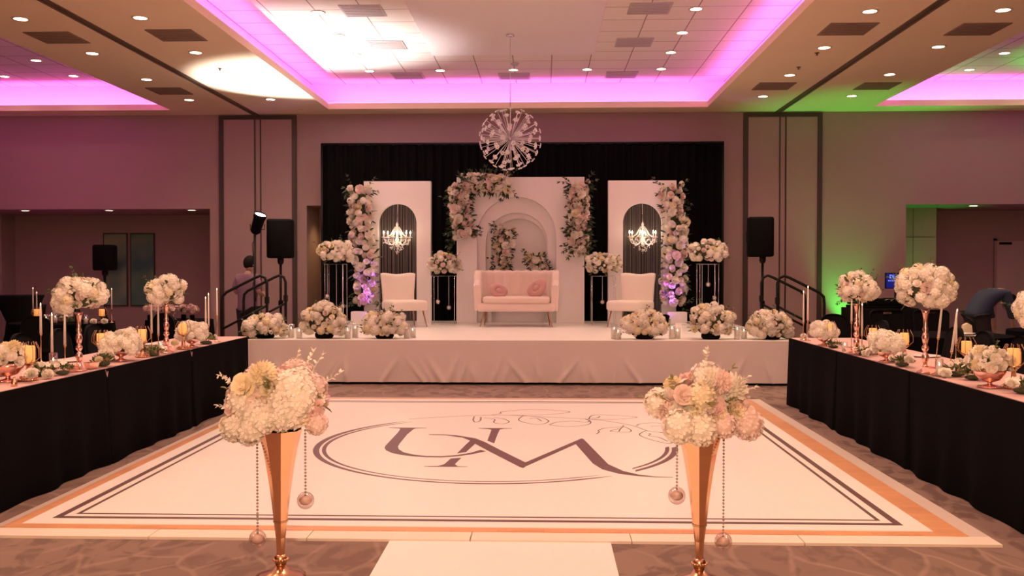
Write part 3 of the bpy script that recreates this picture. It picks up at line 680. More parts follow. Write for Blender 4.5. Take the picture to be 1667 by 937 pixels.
# ------------------------------------------------------------------ speakers, light stand
def speaker_box(w_, h, d_, t, z0, M_='blackplastic'):
    MB().box(-w_/2, w_/2, -d_/2, d_/2, z0, z0+h, bev=.035, seg=3).obj('cabinet', M_, t)
    MB().box(-w_/2+.03, w_/2-.03, -d_/2-.012, -d_/2, z0+.03, z0+h-.03, bev=.005).obj('grille', 'blackplastic', t)
def speaker(x, y, z, w_, h, d_, rz, lab):
    t = thing('loudspeaker', lab, 'speaker', (x, y, z), rz); speaker_box(w_, h, d_, t, 0)
    MB().tube([(-w_/2+.0, 0, h*.62), (-w_/2-.012, 0, h*.62), (-w_/2-.012, 0, h*.38), (-w_/2, 0, h*.38)], .012, 6).obj('handle', 'blackmetal', t)
def tripod(x, y, z, lab):
    t = thing('speaker_stand', lab, 'speaker stand', (x, y, 0))
    MB().tube([(0, 0, .25), (0, 0, z)], .022, 10).lathe([(.04, z-.10), (.055, z-.06), (.055, z)], 12).obj('pole', 'blackmetal', t)
    MB().lathe([(.03, .95), (.042, .97), (.042, 1.03), (.03, 1.05)], 10).obj('collar', 'blackplastic', t)
    for k in range(3):
        a = k*2*pi/3+.5; MB().tube([(0, 0, .75), (cos(a)*.28, sin(a)*.28, .015)], .014, 8).obj('leg', 'blackmetal', t)
        MB().tube([(0, 0, .30), (cos(a)*.17, sin(a)*.17, .31)], .009, 6).obj('brace', 'blackmetal', t)
tripod(-4.46, 16.0, 1.755, 'black tripod stand under the speaker left of the stage'); speaker(-4.46, 16.0, 1.757, .42, .66, .36, radians(8), 'black loudspeaker on a tripod left of the stage')
tripod(3.64, 16.0, 1.775, 'black tripod stand under the speaker right of the stage'); speaker(3.60, 16.0, 1.777, .42, .66, .36, radians(-8), 'black loudspeaker on a tripod right of the stage')
p = at(171, 440, 17.6); tripod(p.x, 17.6, 1.548, 'black stand under the speaker in front of the green paintings'); speaker(p.x, 17.6, 1.55, .36, .48, .3, 0, 'black loudspeaker in front of the green paintings')
# work light on a pole
LX, LY = -4.79, 15.62
t = thing('light_stand', 'thin black light pole behind the left steps', 'light stand', (LX, LY, 0))
MB().tube([(0, 0, .02), (0, 0, 2.20)], .016, 8).tube([(-.06, 0, 2.2), (.06, 0, 2.2)], .014, 6).obj('pole', 'blackmetal', t)
MB().lathe([(.25, 0), (.25, .015), (.03, .025)], 16).obj('base', 'blackmetal', t)
t = thing('spotlight', 'black spotlight with glowing white lens aimed up at the ceiling, left of the stage', 'spotlight', (LX+.05, LY, 2.235))
dv = Vector((.36, -.30, .86)).normalized(); Q = dirquat(dv).to_matrix().to_4x4()
M_ = Matrix.Translation((0, 0, .07)) @ Q
MB().lathe([(.05, -.16), (.085, -.12), (.095, .12), (.105, .13), (.105, .20), (.098, .20), (.09, .14)], 18, M=M_, caps=True).obj('can', 'blackplastic', t)
MB().lathe([(.001, .175), (.097, .175)], 18, M=M_, caps=False).obj('lens', 'spotlens', t)
MB().tube([(-.12, 0, .08), (-.12, 0, -.01), (.12, 0, -.01), (.12, 0, .08)], .008, 6).obj('yoke', 'blackmetal', t)
MB().tube([(0, .02, -.03), (-.10, .05, -.25), (-.06, .03, -.7), (-.03, 0, -1.2)], .006, 6).obj('cable', 'blackplastic', t)
tp = M_ @ Vector((0, 0, .22))
lamp('beam', 'SPOT', tp, SPOT_W, (1, .93, .90), t, target=tp+Vector((.24, -.12, .95)), spot_size=radians(84), spot_blend=.7, shadow_soft_size=.05)
# uplights
def uplight(x, y, z, target, en, col, mt, lab, size=60, blend=.8):
    t = thing('par_light', lab, 'uplight', (x, y, z))
    dv = (Vector(target)-Vector((x, y, z+.1))).normalized(); Mq = Matrix.Translation((0, 0, .11)) @ dirquat(dv).to_matrix().to_4x4()
    MB().lathe([(.04, -.08), (.06, -.05), (.06, .05), (.065, .06), (.055, .055)], 14, M=Mq).obj('can', 'blackplastic', t)
    MB().lathe([(.001, .058), (.055, .058)], 14, M=Mq, caps=False).obj('lens', mt, t)
    MB().tube([(-.075, 0, .11), (-.075, 0, .01), (.075, 0, .01), (.075, 0, .11)], .006, 6).box(-.075, .075, -.05, .05, 0, .008).obj('bracket', 'blackmetal', t)
    tp = Mq @ Vector((0, 0, .08)); lamp('beam', 'SPOT', tp, en, col, t, target=tp+dv, spot_size=radians(size), spot_blend=blend, shadow_soft_size=.04)
PUR = (.50, .12, 1.0)
uplight(-3.02, 16.35, SZ, (-3.2, 16.75, 1.5), UP_PURPLE*.6, PUR, 'ledpurple', 'purple uplight at the foot of the left flower column', 55)
uplight(2.08, 16.35, SZ, (2.26, 16.75, 1.5), UP_PURPLE*.6, PUR, 'ledpurple', 'purple uplight at the foot of the right flower column', 55)
GRN = (.06, 1.0, .10)
uplight(5.66, 18.3, 0, (5.95, 18.12, 4.6), UP_GREEN, GRN, 'ledgreen', 'green uplight on the floor against the wall right of the stage', 66)
uplight(7.35, 18.95, 0, (7.45, 19.1, 2.8), UP_GREEN*.3, GRN, 'ledgreen', 'green uplight on the floor inside the right recess', 60)
uplight(9.7, 16.9, 0, (9.6, 16.0, 5.1), UP_GREEN*3, GRN, 'ledgreen', 'green uplight aimed at the right side cove', 46)
for x, l in ((-10.6, 'left recess outer end'), (-8.4, 'left recess middle')): uplight(x, 17.2, 0, (x, 18.55, 3.9), UP_PURPLE*.32, (.80, .06, .38), 'ledpurple', 'purple uplight on the floor near the '+l, 75)
uplight(10.2, 17.2, 0, (10.2, 18.55, 3.9), UP_PURPLE*.32, (.80, .06, .38), 'ledpurple', 'purple uplight on the floor near the right recess', 75)

# ------------------------------------------------------------------ flowers
def petal(mb, a0, spread, r0, r1, z0, z1, curl=.12, nu=4, nv=3):
    def f(u, v):
        q = u*2-1; rr = r0+(r1-r0)*v**1.5+curl*max(0, v-.6)*1.2
        wd = spread*(.55+.75*sin(pi*(.15+.6*v)))*.62
        a = a0+q*wd
        zz = z0+(z1-z0)*v-(q*q)*.14*v-curl*max(0, v-.75)*1.3+.05*v*sin(u*9+a0*3)
        return (rr*cos(a), rr*sin(a), zz)
    mb.grid(f, nu, nv)
def rose_mesh(name, mt, op=1.0):
    mb = MB()
    mb.lathe([(.02, -.45), (.30, -.35), (.34, 0), (.16, .36), (.02, .42)], 8, caps=False)
    for n, r0, r1, z0, z1, off in ((3, .08, .20*op, -.1, .62, 0), (4, .14, .42*op, -.25, .60, .5), (5, .18, .68*op, -.4, .46, .9), (6, .22, .95*op, -.55, .18, .2), (5, .2, .90*op, -.75, -.25, .6)):
        for k in range(n): petal(mb, off+k*2*pi/n+RN.uniform(-.12, .12), pi/n*1.35, r0, r1*RN.uniform(.93, 1.05), z0, z1*RN.uniform(.9, 1.1))
    mb.box(-.02, .02, -.02, .02, -.9, -.3)
    return mb.mesh(name, mt)
def hyd_mesh(name, mt, n=58):
    mb = MB(); mb.ball((0, 0, 0), .82, 12)
    for i, d_ in enumerate(fib(n)):
        d_ = (d_+Vector((RN.uniform(-.1, .1), RN.uniform(-.1, .1), RN.uniform(-.1, .1)))).normalized(); R = RN.uniform(.86, .98)
        M_ = Matrix.Translation(d_*R) @ dirquat(d_, RN.uniform(0, 3)).to_matrix().to_4x4(); s = RN.uniform(.20, .27)
        for k in range(4):
            a = k*pi/2; c, s_ = cos(a), sin(a)
            def q(x, y, z): return (x*c-y*s_, x*s_+y*c, z)
            mb.add([q(0, 0, -.03), q(s*.75, -s*.55, .02), q(s*1.25, 0, .05), q(s*.75, s*.55, .02)], [(0, 1, 2), (0, 2, 3)], sm=False, M=M_)
    return mb.mesh(name, mt)
def dahlia_mesh(name, mt, n=80):
    mb = MB(); mb.ball((0, 0, -.05), .5, 10)
    for i, d_ in enumerate(fib(n, -.45, 1.0)):
        M_ = dirquat(d_, RN.uniform(-.4, .4)).to_matrix().to_4x4(); L_ = RN.uniform(.82, 1.0); w_ = RN.uniform(.12, .17)
        mb.add([(-w_*.5, 0, .35), (w_*.5, 0, .35), (w_, .05, L_*.8), (.02, .12, L_), (-w_, .05, L_*.8), (0, -.06, L_*.72)], [(0, 1, 5), (1, 2, 5), (2, 3, 5), (3, 4, 5), (4, 0, 5)], sm=False, M=M_)
    return mb.mesh(name, mt)
def bloss_mesh(name, mt):
    mb = MB()
    for k in range(5):
        a = k*2*pi/5; c, s_ = cos(a), sin(a)
        def q(x, y, z): return (x*c-y*s_, x*s_+y*c, z)
        mb.add([q(0, 0, -.1), q(.55, -.38, .22), q(1, -.15, .20), q(1, .15, .20), q(.55, .38, .22), q(.5, 0, .05)], [(0, 1, 5), (1, 2, 5), (2, 3, 5), (3, 4, 5), (4, 0, 5)], sm=True)
    mb.ball((0, 0, .05), .16, 6)
    return mb.mesh(name, mt)
LIB = {}
for c in ('flw', 'fly', 'flp', 'flp2'):
    LIB['rose', c] = [rose_mesh('rose', c, 1.0), rose_mesh('rose', c, .82)]
    LIB['hydrangea', c] = [hyd_mesh('hydrangea', c)]
    LIB['dahlia', c] = [dahlia_mesh('dahlia', c)]
    LIB['blossom', c] = [bloss_mesh('blossom', c)]
def bloom(kind, c, parent, pos, d_, r, name=None):
    o = link(name or kind, RN.choice(LIB[kind, c]), parent, pos)
    o.rotation_euler = dirquat(d_, RN.uniform(0, 6)).to_euler(); o.scale = (r, r, r*RN.uniform(.85, 1.05)); return o
def leaf(mb, p, d_, L_, w_, mi=0, droop=.1):
    p = Vector(p); d_ = Vector(d_).normalized(); up = Vector((0, 0, 1)) if abs(d_.z) < .9 else Vector((1, 0, 0))
    s_ = d_.cross(up).normalized(); u_ = s_.cross(d_)
    a = RN.uniform(-.8, .8); s_, u_ = s_*cos(a)+u_*sin(a), u_*cos(a)-s_*sin(a)
    mb.add([p, p+d_*L_*.35+s_*w_+u_*w_*.3, p+d_*L_*.75+s_*w_*.75+u_*(w_*.2-droop*L_*.3), p+d_*L_-u_*droop*L_, p+d_*L_*.75-s_*w_*.75+u_*(w_*.2-droop*L_*.3), p+d_*L_*.35-s_*w_+u_*w_*.3, p+d_*L_*.5-u_*droop*L_*.3],
           [(0, 1, 6), (1, 2, 6), (2, 3, 6), (3, 4, 6), (4, 5, 6), (5, 0, 6)], mi)
def sprig(mb, p, d_, L_, n, ll, lw, mi=0):
    p = Vector(p); d_ = Vector(d_).normalized(); bend = Vector((RN.uniform(-.3, .3), RN.uniform(-.3, .3), RN.uniform(-.2, .3)))
    pts = [p+d_*L_*t+bend*L_*t*t*.5 for t in (0, .33, .66, 1)]
    mb.tube(pts, [.0022, .002, .0016, .001], 4, mi=mi, caps=False)
    for k in range(n):
        t = (k+1)/n; q = p+d_*L_*t+bend*L_*t*t*.5
        for s_ in (-1, 1):
            sd = d_.cross(Vector((RN.uniform(-1, 1), RN.uniform(-1, 1), 1))).normalized()*s_
            leaf(mb, q, d_*.8+sd, ll*RN.uniform(.7, 1.1), lw, mi)
    leaf(mb, pts[-1], d_, ll, lw, mi)
def arrangement(t, c, R, n, mix, size, leaves=20, zmin=-.45, leafm='leaf', jit=.06, sprays=8, ll=.05, core=True, front=None):
    """t: owner; c: centre relative to the owner; R: half axes; n blooms over the ellipsoid; mix: [(kind, colour, weight)]"""
    c = Vector(c); pts = fib(n, zmin, 1.0); tot = sum(m[2] for m in mix)
    if core: MB().ball(c, .72, 14, sc_=(R[0], R[1], R[2])).obj('moss_core', 'moss', t)
    for i, d_ in enumerate(pts):
        if front is not None and d_.dot(Vector(front)) < -.35: continue
        k = RN.uniform(0, tot)
        for m in mix:
            k -= m[2]
            if k <= 0: break
        q = Vector((d_.x*R[0], d_.y*R[1], d_.z*R[2])); nrm = Vector((d_.x/R[0], d_.y/R[1], d_.z/R[2])).normalized()
        s_ = size*RN.uniform(.82, 1.18)*(m[3] if len(m) > 3 else 1)
        bloom(m[0], m[1], t, c+q*RN.uniform(.86, 1.0)+Vector((RN.uniform(-jit, jit), RN.uniform(-jit, jit), RN.uniform(-jit, jit)))*size*3, nrm+Vector((RN.uniform(-.25, .25), RN.uniform(-.25, .25), RN.uniform(-.25, .25))), s_)
    mb = MB()
    for k in range(leaves):
        d_ = RN.choice(pts); q = Vector((d_.x*R[0], d_.y*R[1], d_.z*R[2])); leaf(mb, c+q*RN.uniform(.85, 1.02), Vector(d_)+Vector((RN.uniform(-.6, .6), RN.uniform(-.6, .6), RN.uniform(-.3, .6))), ll*RN.uniform(.7, 1.3), ll*.26)
    for k in range(sprays):
        d_ = RN.choice(pts); q = Vector((d_.x*R[0], d_.y*R[1], d_.z*R[2])); sprig(mb, c+q*.95, Vector(d_)+Vector((0, 0, .3)), ll*1.5, 3, ll*.6, ll*.15)
    if mb.v: o = mb.obj('foliage', leafm, t); o['kind'] = 'stuff'
W_ = 'flw'; Yc = 'fly'; Pk = 'flp'; P2 = 'flp2'

# tall trumpet vases in the foreground
def trumpet(x, y, rz, lab, labf, flip, strands):
    t = thing('trumpet_vase', lab, 'vase', (x, y, .002), rz)
    prof = [(.125, 0), (.125, .008), (.10, .018), (.045, .035), (.026, .06)]
    MB().lathe(prof, 24).obj('base', 'golddark', t)
    MB().lathe([(.024, .055), (.030, .075), (.036, .09), (.030, .105), (.024, .115)], 18).obj('beaded_collar', 'golddark', t)
    bd = MB()
    for k in range(16): a = k*pi/8; bd.ball((.036*cos(a), .036*sin(a), .09), .006, 6)
    bd.obj('beads', 'gold', t)
    MB().lathe([(.019, .11), (.024, .20), (.034, .285)], 8, sm=False, ph=.2).obj('lower_stem', 'gold', t)
    MB().lathe([(.037, .278), (.037, .288)], 8, sm=False, ph=.2).obj('ring', 'golddark', t)
    MB().lathe([(.034, .285), (.043, .37), (.053, .45), (.066, .54), (.083, .64), (.108, .745), (.100, .745), (.075, .64), (.02, .40)], 8, sm=False, ph=.2, caps=False).obj('trumpet', 'gold', t)
    for (sx, sy, z0, z1) in strands:   # strands of glass beads that end in a glass ball
        mb = MB(); n = int((z0-z1)/.0165)
        for k in range(n): mb.ball((sx, sy, z0-k*.0165), .0064, 6)
        mb.tube([(sx, sy, z0), (sx, sy, z1+.04)], .0008, 4, caps=False)
        s_ = mb.obj('bead_strand', 'bead', t)
        MB().ball((sx, sy, z1), .044, 20).obj('glass_ball', 'glassball', t)
        MB().ball((sx, sy, z1), .030, 12, sc_=(1.1, 1, .8)).obj('blossom_inside', 'flp', t)
    f = thing('flower_arrangement', labf, 'flower arrangement', (x, y, .749), rz, 'pair of large foreground flower arrangements')
    MB().lathe([(.001, 0), (.10, 0), (.115, .02), (.115, .045), (.001, .05)], 20).obj('black_dish', 'blackplastic', f)
    return f
f1 = trumpet(-1.33, 4.75, .1, 'tall gold trumpet vase with hanging crystal strands in the left foreground', 'large blush and cream flower mound on the left foreground vase, with a dahlia on top', 1, ((-.115, .0, .72, .195), (.125, 0, .74, .385)))
f2 = trumpet(.775, 4.75, .4, 'tall gold trumpet vase with hanging crystal strands in the right foreground', 'large blush and cream flower mound on the right foreground vase, rounder and compact', -1, ((-.10, .05, .74, .425), (.10, -.06, .74, .205)))
mixA = [('hydrangea', W_, 3.5, 1.3), ('rose', W_, 3, .9), ('rose', Pk, 4.5, .95), ('dahlia', Yc, 2, .9), ('rose', P2, 2, .9), ('blossom', W_, 3, .6), ('hydrangea', Pk, 1, 1.2), ('rose', Yc, 1.5, .9)]
arrangement(f1, (.0, 0, .150), (.225, .19, .13), 46, mixA, .070, leaves=26, zmin=-.42, leafm='leafpale', sprays=8, ll=.06, front=(0, -1, .3))
arrangement(f2, (.0, 0, .135), (.225, .19, .125), 46, mixA, .070, leaves=22, zmin=-.4, leafm='leafpale', sprays=5, ll=.06, front=(0, -1, .3))
# extra outliers on the mounds
for (dx, dz, k, c, s_) in ((-.05, .305, 'dahlia', Yc, .075), (-.235, .05, 'rose', Yc, .05), (-.19, .035, 'hydrangea', W_, .075), (-.12, .025, 'hydrangea', W_, .08), (-.20, .13, 'rose', P2, .06), (.19, .12, 'rose', P2, .055), (.20, .05, 'hydrangea', Pk, .06), (.11, .09, 'rose', W_, .07), (.03, .09, 'hydrangea', W_, .075), (-.06, .08, 'hydrangea', W_, .08), (.04, .17, 'rose', P2, .07), (-.09, .15, 'rose', Pk, .07), (.12, .18, 'rose', Pk, .065), (-.15, .24, 'rose', Yc, .065), (.13, .10, 'rose', Yc, .06)):
    bloom(k, c, f1, (dx, -.13-.05*(1-abs(dx)/.25), dz), (dx*2, -1, .3), s_)
for (dx, dz, k, c, s_) in ((-.20, .06, 'hydrangea', W_, .085), (-.10, .05, 'hydrangea', W_, .09), (.18, .05, 'hydrangea', Pk, .085), (.02, .06, 'hydrangea', Pk, .07), (-.03, .15, 'rose', P2, .075), (.17, .10, 'rose', Pk, .065), (.09, .24, 'dahlia', W_, .08), (-.18, .21, 'rose', Pk, .05), (.0, .27, 'dahlia', Pk, .07), (-.09, .20, 'hydrangea', Yc, .075), (-.06, .29, 'dahlia', W_, .06), (.10, .13, 'rose', Yc, .06)):
    bloom(k, c, f2, (dx, -.13-.05*(1-abs(dx)/.25), dz), (dx*2, -1, .3), s_)
# snapdragon spike and feathery white sprays
for k in range(13):
    q = Vector((-.15, -.06, .22)).lerp(Vector((-.275, -.10, .285)), k/12); bloom('blossom', W_, f1, q+Vector((RN.uniform(-.008, .008), RN.uniform(-.01, .01), RN.uniform(-.008, .008))), (-.6, -.6, .4), .020-.0009*k)
sp = MB()
for (p0, d_, L_) in (((-.14, -.06, .20), (-.9, -.2, .45), .17), ((.10, 0, .27), (.55, 0, 1), .13), ((.14, 0, .24), (.35, 0, 1), .15), ((.06, 0, .28), (.3, .1, 1), .10), ((-.20, -.02, .10), (-1, 0, .3), .09), ((.18, 0, .20), (1, 0, .8), .13)): sprig(sp, p0, d_, L_, 6, .03, .007)
o = sp.obj('white_sprays', W_, f1); o['kind'] = 'stuff'
sp = MB()
for (p0, d_, L_) in (((.17, 0, .22), (1, 0, .25), .12), ((.16, -.04, .20), (1, -.2, .1), .12), ((.03, 0, .30), (.12, 0, 1), .11), ((.2, 0, .16), (1, 0, .0), .08)): sprig(sp, p0, d_, L_, 6, .03, .008)
o = sp.obj('white_sprays', W_, f2); o['kind'] = 'stuff'

# mounds along the stage edge
mixB = [('rose', W_, 3, .85), ('hydrangea', W_, 6, 1.15), ('hydrangea', Yc, 1.5, 1.0), ('rose', Yc, 2, .85), ('rose', Pk, 1.2, .8), ('dahlia', W_, 2, .85), ('blossom', W_, 4, .5)]
for px, w_, h_, lab in ((432, .345, .345, 'low wide white flower mound at the left end of the stage edge'), (528, .335, .53, 'tall rounded white flower mound on the stage edge, second from its left end'), (626, .325, .42, 'white flower mound on the stage edge in front of the left accent chair'),
                  (1049, .335, .42, 'white flower mound on the stage edge in front of the right accent chair'), (1157, .34, .53, 'tall rounded white flower mound on the stage edge, second from its right end'), (1255, .34, .42, 'white flower mound at the right end of the stage edge')):
    p = at(px, 540, 13.12); t = thing('flower_mound', lab, 'flower arrangement', (p.x, 13.12, SZ+.002), 0, 'flower mounds along the stage edge')
    MB().lathe([(.11, 0), (.13, .03), (.13, .07), (.10, .075)], 16).obj('dish', 'blackplastic', t)
    arrangement(t, (0, 0, h_*.42), (w_-.035, .20, h_*.52-.025), 80, mixB, .057, leaves=46, zmin=-.62, sprays=12, ll=.06, front=(0, -1, .3))
# glass cylinders with candles between the mounds
for px, y_, h_, lab in ((474, 13.15, .19, 'left of the second mound'), (487, 13.05, .15, 'touching the second mound'), (566, 13.05, .16, 'right of the second mound'), (578, 13.2, .20, 'left of the third mound'), (662, 13.1, .20, 'beside the third mound'), (672, 13.25, .15, 'right of the third mound, small'),
                       (1000, 13.1, .20, 'left of the fourth mound'), (1006, 12.98, .15, 'left of the fourth mound, small'), (1094, 13.1, .21, 'right of the fourth mound'), (1103, 13.2, .15, 'left of the fifth mound'), (1200, 13.05, .20, 'right of the fifth mound'), (1211, 13.15, .16, 'left of the sixth mound')):
    p = at(px, 540, y_); t = thing('candle_cylinder', 'glass cylinder with a white candle on the stage edge, '+lab, 'candle holder', (p.x, y_, SZ+.002), 0, 'candle cylinders on the stage edge')
    MB().lathe([(.001, .004), (.042, .004), (.045, 0), (.045, h_), (.042, h_), (.042, .006)], 18, caps=False).obj('glass', 'glass', t)
    MB().lathe([(.001, .006), (.034, .006), (.034, h_*.66), (.001, h_*.64)], 16).obj('candle', 'wax', t)
    MB().lathe([(.001, h_*.66), (.006, h_*.66+.010), (.001, h_*.66+.03)], 8).obj('flame', 'flame', t)
for px, y_ in ((1104, 14.2),):
    p = at(px, 520, y_); t = thing('table_tent_card', 'small white card standing on the stage behind the fifth mound', 'card', (p.x, y_, SZ+.002))
    MB().prism([(-.05, 0), (0, .16), (.05, 0), (.045, 0), (0, .15), (-.045, 0)], -.05, .05, 'x').obj('card', 'panelwhite', t)

# flower pedestals (thin metal frames with flowers on top and hanging balls)
def pedestal(px, Y, ztop, w_, fw, fh, balls, lab, labf):
    p = at(px, 470, Y); t = thing('flower_stand', lab, 'flower stand', (p.x, Y, SZ+.002)); h_ = ztop-SZ-.002
    for sx in (-1, 1):
        for sy in (-1, 1): MB().tube([(sx*w_, sy*w_, 0), (sx*w_, sy*w_, h_-.004)], .005, 6).obj('post', 'chrome', t)
    for z in (.006, h_-.008):
        MB().tube([(-w_, -w_, z), (w_, -w_, z), (w_, w_, z), (-w_, w_, z)], .0045, 6, closed=True).obj('rail', 'chrome', t)
    MB().box(-w_-.01, w_+.01, -w_-.01, w_+.01, h_-.006, h_).obj('top_plate', 'glass', t)
    for (bx, dz) in balls:
        n = int(dz/.02); mb = MB().tube([(bx, -w_*.4, h_-.01), (bx, -w_*.4, h_-dz)], .0016, 4, caps=False)
        for k in range(n): mb.ball((bx, -w_*.4, h_-.015-k*.02), .005, 5)
        mb.obj('bead_strand', 'crystal', t); MB().ball((bx, -w_*.4, h_-dz-.035), .04, 14).obj('glass_ball', 'glassball', t)
        MB().ball((bx, -w_*.4, h_-dz-.035), .026, 8).obj('blossom_inside', 'flw', t)
    f = thing('flower_topper', labf, 'flower arrangement', (p.x, Y, ztop+.001), 0, 'flower mounds on thin metal stands')
    arrangement(f, (0, 0, fh*.52), (fw-.035, .23, fh*.5-.02), 58, [('rose', W_, 3, .9), ('hydrangea', W_, 5, 1.1), ('rose', Yc, 2.5, .9), ('dahlia', Pk, 1.5, .85), ('rose', Pk, 1.5, .85), ('blossom', W_, 3, .55)], .055, leaves=34, zmin=-.8, sprays=9, ll=.065)
pedestal(547, 15.6, 1.66, .15, .36, .38, ((-.13, .50), (.12, .66), (.02, .80)), 'thin metal flower stand outermost on the left of the stage', 'white flower mound on the outermost left stand, against the black curtain')
pedestal(1152, 15.6, 1.66, .15, .36, .38, ((-.10, .72), (.10, .52), (.0, .30)), 'thin metal flower stand outermost on the right of the stage', 'white flower mound on the outermost right stand, against the black curtain')
pedestal(723, 16.6, 1.46, .20, .32, .40, ((-.10, .42), (.09, .52)), 'thin metal flower stand left of the loveseat', 'peach flower mound on the stand left of the loveseat')
pedestal(982, 16.6, 1.46, .20, .34, .40, ((-.02, .42), (.12, .55)), 'thin metal flower stand right of the loveseat', 'peach flower mound on the stand right of the loveseat')

# flower columns and garlands
def garland(name, lab, cat, path_, wid, n, size, mix, leafm='leafdark', leaves=80, depth=.16, base=True, ll=.14):
    o0 = Vector(path_[0]); t = thing(name, lab, cat, o0); P = [Vector(p)-o0 for p in path_]
    L_ = [0]
    for a, b_ in zip(P, P[1:]): L_.append(L_[-1]+(b_-a).length)
    def pt(s):
        s *= L_[-1]
        for i in range(len(P)-1):
            if s <= L_[i+1]: q = (s-L_[i])/(L_[i+1]-L_[i]); return P[i].lerp(P[i+1], q), (P[i+1]-P[i]).normalized()
        return P[-1], (P[-1]-P[-2]).normalized()
    MB().tube([pt(k/16)[0] for k in range(17)], [wid*.45*(.7 if k in (0, 16) else 1) for k in range(17)], 10).obj('moss_core', 'moss', t)
    for i in range(n):
        c, dr_ = pt((i+.5)/n); side = dr_.cross(Vector((0, -1, 0))).normalized()
        a = i*2.399963; k = cos(a); off = side*(k*wid*.84)+Vector((0, -1, 0))*(depth*(.25+.85*abs(sin(a))*RN.uniform(.7, 1.15)))
        off += Vector((RN.uniform(-.035, .035), RN.uniform(-.03, .03), RN.uniform(-.035, .035)))
        tot = sum(m[2] for m in mix); q = RN.uniform(0, tot)
        for m in mix:
            q -= m[2]
            if q <= 0: break
        bloom(m[0], m[1], t, c+off, side*k*1.1+Vector((0, -.8, 0))+Vector((RN.uniform(-.6, .6), 0, RN.uniform(-.5, .6))), size*RN.uniform(.75, 1.2)*(m[3] if len(m) > 3 else 1))
    mb = MB()
    for i in range(leaves):
        c, dr_ = pt(RN.random()); side = dr_.cross(Vector((0, -1, 0))).normalized(); k = RN.choice((-1, 1)); v = RN.uniform(.6, 1)
        b_ = c+side*k*wid*v+Vector((0, -depth*RN.uniform(0, .6), 0))
        leaf(mb, b_, side*k+dr_*RN.uniform(-.8, .8)+Vector((0, -.3, 0)), ll*RN.uniform(.6, 1.1), ll*.17)
    for i in range(leaves):
        c, dr_ = pt(RN.random()); side = dr_.cross(Vector((0, -1, 0))).normalized(); leaf(mb, c+side*wid*RN.uniform(-.8, .8)+Vector((0, -depth*RN.uniform(.5, .95), 0)), side*RN.uniform(-1, 1)+dr_*RN.uniform(-1, 1)+Vector((0, -.5, 0)), ll*.75, ll*.16)
    for i in range(leaves//5):
        c, dr_ = pt(RN.choice((0, 0, 1, 1, RN.random()))); side = dr_.cross(Vector((0, -1, 0))).normalized(); k = RN.choice((-1, 1))
        sprig(mb, c+side*k*wid*RN.uniform(.3, .8)+Vector((0, -depth*.4, 0)), side*k*RN.uniform(.4, 1)+dr_*RN.uniform(-1, 1)+Vector((0, -.2, .1)), ll*1.3, 3, ll*.55, ll*.12)
    o = mb.obj('foliage', leafm, t); o['kind'] = 'stuff'; return t
mixC = [('rose', W_, 6, 1), ('rose', Pk, 2.5, 1), ('rose', Yc, 1, 1), ('hydrangea', W_, 1.2, .95), ('dahlia', W_, 2, .9)]
Yq = 16.82
garland('flower_column', 'tall column of white roses climbing the left side panel', 'flower column', [(-3.15, Yq, .95), (-3.16, Yq, 1.6), (-3.24, Yq, 2.3), (-3.26, Yq, 3.02)], .21, 90, .076, mixC, leaves=60, depth=.17)
garland('flower_column', 'tall column of white roses climbing the right side panel', 'flower column', [(2.27, Yq, .95), (2.29, Yq, 1.6), (2.32, Yq, 2.3), (2.22, Yq, 3.02)], .21, 90, .076, mixC, leaves=60, depth=.17)
for x, l in ((-3.2, 'left'), (2.3, 'right')):
    t = thing('pedestal', 'white plinth under the %s flower column' % l, 'plinth', (x, 16.62, SZ+.002)); MB().box(-.17, .17, -.12, .12, 0, .22, bev=.01).box(-.20, .20, -.15, .15, 0, .03, bev=.005).obj('plinth', 'panelwhite', t)
mixD = [('rose', W_, 6, 1), ('rose', Pk, 4, 1), ('rose', Yc, 2, 1), ('rose', P2, .8, 1), ('dahlia', W_, 1.5, .9)]
garland('corner_garland', 'corner garland of pale roses on the upper left of the centre panel', 'flower garland', [(-1.42, 16.9, 2.14), (-1.50, 16.9, 2.65), (-1.48, 16.9, 3.04), (-1.15, 16.9, 3.10), (-.60, 16.9, 3.08)], .18, 96, .074, mixD, leaves=150, depth=.15)
garland('side_garland', 'straight garland of pale roses on the upper right edge of the centre panel', 'flower garland', [(.60, 16.9, 2.02), (.62, 16.9, 2.6), (.61, 16.9, 3.08)], .17, 56, .074, mixD, leaves=110, depth=.15)
garland('inner_garland', 'upright rose garland inside the centre arch, left behind the loveseat', 'flower garland', [(-.78, 17.15, 1.45), (-.74, 17.15, 1.9), (-.70, 17.15, 2.30)], .15, 36, .068, mixD, leaves=80, depth=.10, ll=.11)
garland('inner_garland', 'short rose cluster inside the centre arch, right behind the loveseat', 'flower garland', [(-.04, 17.12, 1.45), (-.10, 17.12, 1.62), (-.14, 17.12, 1.82)], .16, 22, .068, mixD, leaves=60, depth=.10, ll=.11)
# the big white peonies at the ends of the garlands
garland('peony', 'bright white peony with green leaves at the bottom of the right garland', 'flower', [(.62, 16.82, 1.86), (.62, 16.82, 1.93)], .09, 6, .10, [('dahlia', W_, 1)], leafm='leaf', leaves=40, depth=.08, ll=.12)

